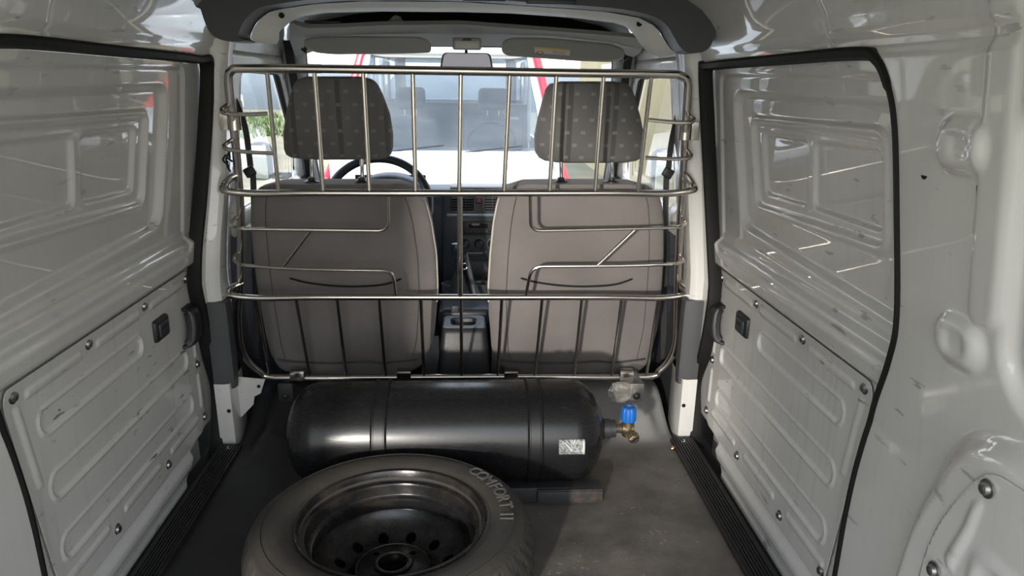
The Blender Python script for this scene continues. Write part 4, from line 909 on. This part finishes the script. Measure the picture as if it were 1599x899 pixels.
MB().ring([(.2085+.0012*math.cos(t), .1715+.0012*math.sin(t)) for t in (0, 1.57, 3.14, 4.71)], 120, MW).ring([(.262+.0010*math.cos(t), .1785+.0014*math.sin(t)) for t in (0, 1.57, 3.14, 4.71)], 120, MW).build('sidewall_rib', RUBBER, tyre)
# raised lettering around the right of the sidewall
def letters(txt, ang0, step, rad, size, z):
    dg = None; mb = MB(); a = ang0
    for ch in txt:
        if ch == ' ': a -= step*.55; continue
        cu = bpy.data.curves.new('t', 'FONT'); cu.body = ch; cu.size = size; cu.align_x = 'CENTER'; cu.align_y = 'CENTER'; cu.extrude = .0006; cu.offset = .0006; cu.resolution_u = 3
        o = bpy.data.objects.new('t', cu); COL.objects.link(o); bpy.context.view_layer.update()
        me = bpy.data.meshes.new_from_object(o.evaluated_get(bpy.context.evaluated_depsgraph_get()))
        bpy.data.objects.remove(o); bpy.data.curves.remove(cu)
        f = .55 if ch == 'I' else 1.0
        ac = a - step*f/2
        M = MW @ Matrix.Rotation(ac, 4, 'Z') @ Matrix.Translation((rad, 0, z)) @ Matrix.Rotation(math.radians(-3), 4, 'Y') @ Matrix.Rotation(-PI/2, 4, 'Z')
        MB().add([M@v.co for v in me.vertices], [list(p.vertices) for p in me.polygons]).build('raised_letter', LETTER, tyre, smooth=False); bpy.data.meshes.remove(me)
        a -= step*f
def sang(px, py): p = P(px, py, Z=.18); return math.atan2(p.y-WC.y, p.x-WC.x)
a_s, a_e = sang(748, 727), sang(800, 815)
stp = (a_s-a_e)/(7+.55+1.1)
letters('COMFORT II', a_s, stp, .242, .040, .1838)
# rim: flange, barrel, drop centre
RP = [(.194, .150), (.1985, .160), (.2000, .1665), (.1990, .1715), (.1965, .1735), (.1935, .1725), (.1915, .168), (.1895, .158), (.1875, .150), (.1785, .147), (.1765, .142), (.1755, .122), (.1735, .118), (.166, .114), (.1645, .108), (.1645, .086), (.1665, .080), (.172, .074), (.1735, .060), (.174, .020), (.196, .010), (.198, .016), (.178, .026), (.1775, .060), (.170, .085), (.1685, .105), (.180, .122), (.181, .146)]
rimo = MB().lathe(RP, 120, MW, True).build('rim_barrel', RIM, wheel, ang=40)
# disc with ventilation holes cut through
DP = [(.1655, .092), (.163, .084), (.152, .068), (.138, .054), (.122, .042), (.106, .034), (.096, .034), (.088, .042), (.080, .053), (.074, .0565), (.046, .0565), (.042, .058), (.040, .063), (.0335, .0635), (.032, .058), (.0305, .050)]
full = DP + [(r_, z_-.004) for r_, z_ in DP[::-1]]
disc = MB().lathe(full, 120, MW, True).build('wheel_disc', RIM, wheel, ang=40)
cut = MB()
for k in range(12):
    a = 2*PI*(k+.5)/12+.02; cut.lathe([(0, -.05), (.0125, -.05), (.0125, .05), (0, .05)], 20, MW@Matrix.Translation((.121*math.cos(a), .121*math.sin(a), .046))@Matrix.Rotation(a, 4, 'Z')@Matrix.Diagonal((1, 1, 1, 1)))
for k in range(4):
    a = 2*PI*k/4+PI/4; cut.lathe([(0, -.05), (.0075, -.05), (.0075, .05), (0, .05)], 16, MW@Matrix.Translation((.057*math.cos(a), .057*math.sin(a), .068)))
co = cut.build('cut', None, None, smooth=False)
md = disc.modifiers.new('b', 'BOOLEAN'); md.object = co; md.operation = 'DIFFERENCE'; md.solver = 'EXACT'
bpy.context.view_layer.update(); me = bpy.data.meshes.new_from_object(disc.evaluated_get(bpy.context.evaluated_depsgraph_get())); disc.modifiers.clear(); disc.data = me; bpy.data.objects.remove(co)
me.polygons.foreach_set('use_smooth', [True]*len(me.polygons)); sharp(me, 40)
MB().ring([(.034+.0022*math.cos(t), .0635+.0022*math.sin(t)) for t in np.linspace(0, 6.28, 8, endpoint=False)], 48, MW).ring([(.078+.001*math.cos(t), .0545+.001*math.sin(t)) for t in (0, 1.57, 3.14, 4.71)], 60, MW).build('hub_edge', RIMBARE, disc)
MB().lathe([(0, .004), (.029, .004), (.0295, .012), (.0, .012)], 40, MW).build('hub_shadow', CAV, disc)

# ------------------------------------------------------------------ small things on the floor
a = P(1048, 700, Z=.010); mb = MB().lathe([(0, 0), (.006, .001), (.008, .006), (.005, .011), (0, .013)], 14, basis((.6, -.5, .5), a))
tag(mb.build('brass_fitting', mat('copper_bit', (.75, .36, .18), .25, metal=1)), 'tiny copper coloured fitting on the floor by the right step mat', 'fitting')
# crumpled clear plastic below the cage
c = P(969, 612, Y=2.03); V = []; Fc = []; n1_, n2_ = 14, 20
for i in range(n1_):
    t = PI*i/(n1_-1)
    for j in range(n2_):
        a = 2*PI*j/n2_; r_ = 1+.16*rng.randn()*.6; V.append(c+Vector((.036*math.sin(t)*math.cos(a)*r_, .012*math.sin(t)*math.sin(a)*r_, .034*math.copysign(abs(math.cos(t))**.8, math.cos(t)))))
for i in range(n1_-1):
    for j in range(n2_): l = (j+1) % n2_; Fc.append((i*n2_+j, i*n2_+l, (i+1)*n2_+l, (i+1)*n2_+j))
tag(MB().add(V, Fc).build('plastic_wrap', PLASTIC_WRAP, smooth=False), 'crumpled clear plastic packing hung under the cage above the blue valve', 'wrap')
# seat belts on the door pillars
for side, lb in ((-1, 'left'), (1, 'right')):
    px = [(364, 150), (382, 196), (391, 260), (396, 300)] if side < 0 else [(1066, 150), (1050, 215), (1044, 262), (1040, 300)]
    root = empty('seat_belt', P(*px[0], Y=2.33)); tag(root, 'dark seat belt hanging from the %s door pillar' % lb, 'seat belt')
    pp = curve([P(x, y, Y=2.33) for x, y in px]+[P(px[-1][0]+side*-4, 560, Y=2.40)], 6)
    V = []; Fc = []
    for p in pp: V += [p+Vector((-.012, -.010*side, 0)), p+Vector((.012, .010*side, 0)), p+Vector((.012, .010*side+.002, 0)), p+Vector((-.012, -.010*side+.002, 0))]
    for i in range(len(pp)-1):
        for j in range(4): l = (j+1) % 4; Fc.append((i*4+j, i*4+l, i*4+4+l, i*4+4+j))
    MB().add(V, Fc).build('webbing', BELT, root, smooth=False)
    MB().box(P(px[2][0]-1, px[2][1]+8, Y=2.31), (.034, .014, .030), Matrix.Rotation(.5*side, 4, 'Y'), .005).build('buckle_tongue', BLACKPL, root)
# wire harness hanging on the left pillar
mb = MB()
for k in range(5):
    x0 = 352+rng.rand()*7; mb.tube(curve([P(x0, 232+k*5, Y=2.08), P(x0-5+rng.rand()*8, 240+k*5, Y=2.065), P(x0+4, 247+k*5, Y=2.08)], 4), .0028, 6)
tag(mb.build('wire_bundle', BLACKPL), 'short bundle of black wires on the left pillar behind the cage', 'wire')

# ------------------------------------------------------------------ outside
gm = mat('dry_ground', (.26, .22, .14), .95, col2=(.17, .16, .11), vscale=1.2, bump=.4, bscale=30)
V = [(-60, -60, -.62), (60, -60, -.62), (60, 90, -.62), (-60, 90, -.62)]; gr = MB().add(V, [(0, 1, 2, 3)]).build('ground', gm, smooth=False); gr.modifiers.new('thickness', 'SOLIDIFY').thickness = .05
tag(gr, 'sunlit dry yard ground outside the van', kind='structure')
gg = mat('green_grass', (.07, .15, .03), .9, col2=(.16, .19, .06), vscale=4, bump=1, bscale=60)
V = []; Fc = []
for k in range(5000):
    x = -22+rng.rand()*22; y = 21+rng.rand()*13; h = .14+.2*rng.rand(); a = rng.rand()*6.28; dx, dy = .06*math.cos(a), .06*math.sin(a); n = len(V)
    V += [(x-dx, y-dy, -.62), (x+dx, y+dy, -.62), (x+dy*2, y-dx*2, -.62+h)]; Fc.append((n, n+1, n+2))
go = MB().add(V, Fc).build('grass', gg, smooth=False); tag(go, 'green grass strip beyond the yard on the left', 'grass', kind='stuff')
MB().add([(-22, 21, -.60), (0, 21, -.60), (0, 34, -.60), (-22, 34, -.60)], [(0, 1, 2, 3)]).build('turf', gg, go, smooth=False)
tag(MB().box((0, -4.2, -.61), (16, 13, .03)).build('reflector', mat('reflector_concrete', (.52, .50, .46), .85, var=.25, vscale=1.5), smooth=False), 'unseen pale concrete pavement behind the van', kind='structure')  # unseen pale slab, added to bounce daylight into the load bay
cw = mat('cream_plaster', (.42, .36, .22), .9, var=.12, vscale=2)
tag(MB().box((2.5, 10.5, 1.4), (.3, 12, 4.2), bev=.01).build('wall_outside', cw), 'sunlit cream plaster wall right of the parked van', kind='structure')
tag(MB().box((-6.5, 41, .3), (50, .4, 2.0), bev=.01).build('wall_far', mat('white_plaster', (.30, .34, .38), .9, var=.1, vscale=1)), 'white boundary wall far behind the parked van', kind='structure')
# the van parked nose to nose
OVX = CEN-.13
WP = mat('white_van_paint', (.66, .66, .65), .35, coat=1); REDP = mat('red_stripe_paint', (.72, .04, .06), .4)
ov = empty('parked_van', (OVX, 6.4, -.62)); tag(ov, 'white van with red pillar stripes parked facing the windscreen', 'van')
def loftx(prof, hw, m, name, inset=0):
    V = []; Fc = []; n = len(prof)
    for s, k in ((-1, 1), (-.93, 0), (.93, 0), (1, 1)):
        for y, z in prof: V.append((OVX+s*hw, y, z-.05*k))
    for i in range(3):
        for j in range(n-1): Fc.append((i*n+j, i*n+j+1, (i+1)*n+j+1, (i+1)*n+j))
    return MB().add(V, Fc).build(name, m, ov)
hood = loftx([(4.62, -.45), (4.60, -.1), (4.64, .18), (4.75, .34), (5.0, .44), (5.25, .52), (5.45, .56), (5.55, .56)], .78, WP, 'bonnet')
for s in (-1, 1):
    MB().box((OVX+s*.77, 6.9, .0), (.05, 3.6, 1.1), bev=.02).build('side_panel', WP, ov)
    MB().box((OVX+s*.72, 8.2, .9), (.05, 1.0, .72), bev=.02).build('rear_quarter', WP, ov)
    p0, p1 = Vector((OVX+s*.74, 5.42, .52)), Vector((OVX+s*.63, 6.06, 1.24))
    MB().tube([p0, p0.lerp(p1, .5)+Vector((s*.012, 0, 0)), p1], .038, 10, sy=1.2).build('screen_pillar', WP, ov)
    q = Vector((s*.045, -.055, .012)); MB().tube([p0+q+Vector((s*.05, -.3, -.18)), p0+q, p0.lerp(p1, .5)+q+Vector((s*.012, 0, 0)), p1+q], .030, 8).build('red_stripe', REDP, ov)
    MB().box((OVX+s*.68, 6.75, .9), (.035, .10, .74), bev=.01).build('door_post', WP, ov)
    hl = MB().box((OVX+s*.56, 4.66, .17), (.26, .10, .16), bev=.03).build('headlight', mat('headlight_glass', (.7, .72, .75), .1, coat=1), ov)
    mm_ = MB().box((OVX+s*.96, 5.62, .66), (.17, .08, .22), bev=.03).build('door_mirror', BLACKPL, ov); MB().box((OVX+s*.86, 5.64, .60), (.14, .03, .03), bev=.008).build('mirror_arm', BLACKPL, mm_)
for s in (-1, 1):
    for wy in (5.0, 8.0): MB().lathe([(.16, -.09), (.29, -.09), (.31, -.06), (.31, .06), (.29, .09), (.16, .09)], 32, basis((1, 0, 0), (OVX+s*.70, wy, -.31))).build('van_wheel', RUBBER, ov)
MB().box((OVX, 7.35, 1.27), (1.36, 2.7, .06), bev=.03).build('van_roof', WP, ov)
MB().box((OVX, 6.06, 1.245), (1.26, .07, .05), bev=.015).build('screen_header', WP, ov)
MB().box((OVX, 6.9, -.1), (1.46, 3.0, .1)).build('van_floor', CAV, ov, smooth=False)
MB().box((OVX, 7.2, .25), (1.42, .05, 1.2), bev=.01).build('van_bulkhead', DARKPL, ov)
MB().box((OVX, 5.72, .50), (1.38, .42, .10), bev=.03).build('van_dash', DARKPL, ov)
MB().box((OVX, 8.68, .2), (1.46, .05, 1.3), bev=.01).box((OVX-.62, 8.68, 1.0), (.12, .05, .5)).box((OVX+.62, 8.68, 1.0), (.12, .05, .5)).build('tailgate', WP, ov)
for sx_ in (-.36, .36):
    st = MB().box((OVX+sx_, 6.62, .45), (.50, .14, .62), Matrix.Rotation(-.15, 4, 'X'), .05).build('van_seat', DARKPL, ov)
    MB().box((OVX+sx_, 6.70, .90), (.26, .10, .19), bev=.04).build('van_headrest', DARKPL, st)
    for d_ in (-.05, .05): MB().tube([(OVX+sx_+d_, 6.69, .74), (OVX+sx_+d_, 6.69, .85)], .006, 8).build('van_headrest_post', CHROME, st)
MB().ring([(.19+.014*math.cos(t), .014*math.sin(t)) for t in np.linspace(0, 6.28, 8, endpoint=False)], 40, basis((0, .85, .5), (OVX+.33, 6.02, .58))).build('van_steering_wheel', BLACKPL, ov)
V = []; Fc = []
for j in range(5):
    t = j/4
    for i in range(9): s = -1+i/4; V.append((OVX+s*(.72-.10*t), 5.47+.58*t-.06*s*s+.03, .54+.70*t))
for j in range(4):
    for i in range(8): a = j*9+i; Fc.append((a, a+1, a+10, a+9))
MB().add(V, Fc).build('van_windscreen', GLASSX, ov)
for s, x0 in ((1, -.45), (1, .12)):
    MB().tube([(OVX+x0, 5.44, .555), (OVX+x0+.42, 5.49, .60)], .006, 6).build('wiper_blade', BLACKPL, ov)
# white car on the left
lc = empty('parked_car', (0, 0, 0)); tag(lc, 'white car parked out in the yard left of the van', 'car')
prof = [(6.0, -.40), (5.9, -.1), (5.95, .10), (6.6, .25), (7.0, .75), (8.4, .80), (9.0, .30), (9.5, .22), (9.6, -.4)]
V = [(x, y, z) for x in (-5.2, -3.6) for y, z in prof]; n = len(prof); Fc = [(i, i+1, n+i+1, n+i) for i in range(n-1)]+[tuple(range(n)), tuple(range(n, 2*n))[::-1], (n-1, 0, n, 2*n-1)]
o = MB().add(V, Fc).build('car_body', WP, lc, smooth=False); md = o.modifiers.new('soft_edge', 'BEVEL'); md.width = .06; md.segments = 3
MB().box((-3.6, 7.75, .52), (.03, 1.6, .34), bev=.01).build('car_window', mat('bluish_car_glass', (.10, .16, .22), .05, coat=1), lc)
MB().box((-3.6, 6.02, .05), (.06, .14, .22), bev=.02).build('tail_lamp', REDP, lc)
for wy in (6.6, 8.9): MB().lathe([(0, -.1), (.29, -.1), (.31, -.05), (.31, .05), (.29, .1), (0, .1)], 28, basis((1, 0, 0), (-3.68, wy, -.31))).build('car_wheel', RUBBER, lc)
lc.location = (-7.8, 29.5, 0)
# this van's own door mirrors
for side, (x0, y0, x1, y1), lb in ((-1, (383, 222, 424, 283), 'left'), (1, (1022, 232, 1052, 300), 'right')):
    Y_ = 3.28; a = P(x0, y0, Y=Y_); c = P(x1, y1, Y=Y_); root = empty('door_mirror', ((a.x+c.x)/2, Y_, c.z)); tag(root, 'door mirror outside the %s cabin window' % lb, 'mirror')
    MB().box(((a.x+c.x)/2, Y_+.04, (a.z+c.z)/2), (abs(c.x-a.x), .09, abs(a.z-c.z)), bev=.035).build('mirror_housing', BLACKPL, root)
    MB().box(((a.x+c.x)/2, Y_-.008, (a.z+c.z)/2), (abs(c.x-a.x)*.86, .006, abs(a.z-c.z)*.84), Matrix.Rotation(side*.25, 4, 'Z'), .02).build('mirror_glass', MIRRORG, root)
    MB().box(((a.x+c.x)/2-side*.10, Y_+.04, c.z+.02), (.12, .04, .03), bev=.01).build('mirror_bracket', BLACKPL, root)
# bonnet of this van under the windscreen
tag(MB().box((CEN, 3.86, .46), (1.36, .60, .06), bev=.025).build('van_nose', WP), 'white nose panel of this van below its windscreen', 'bonnet')
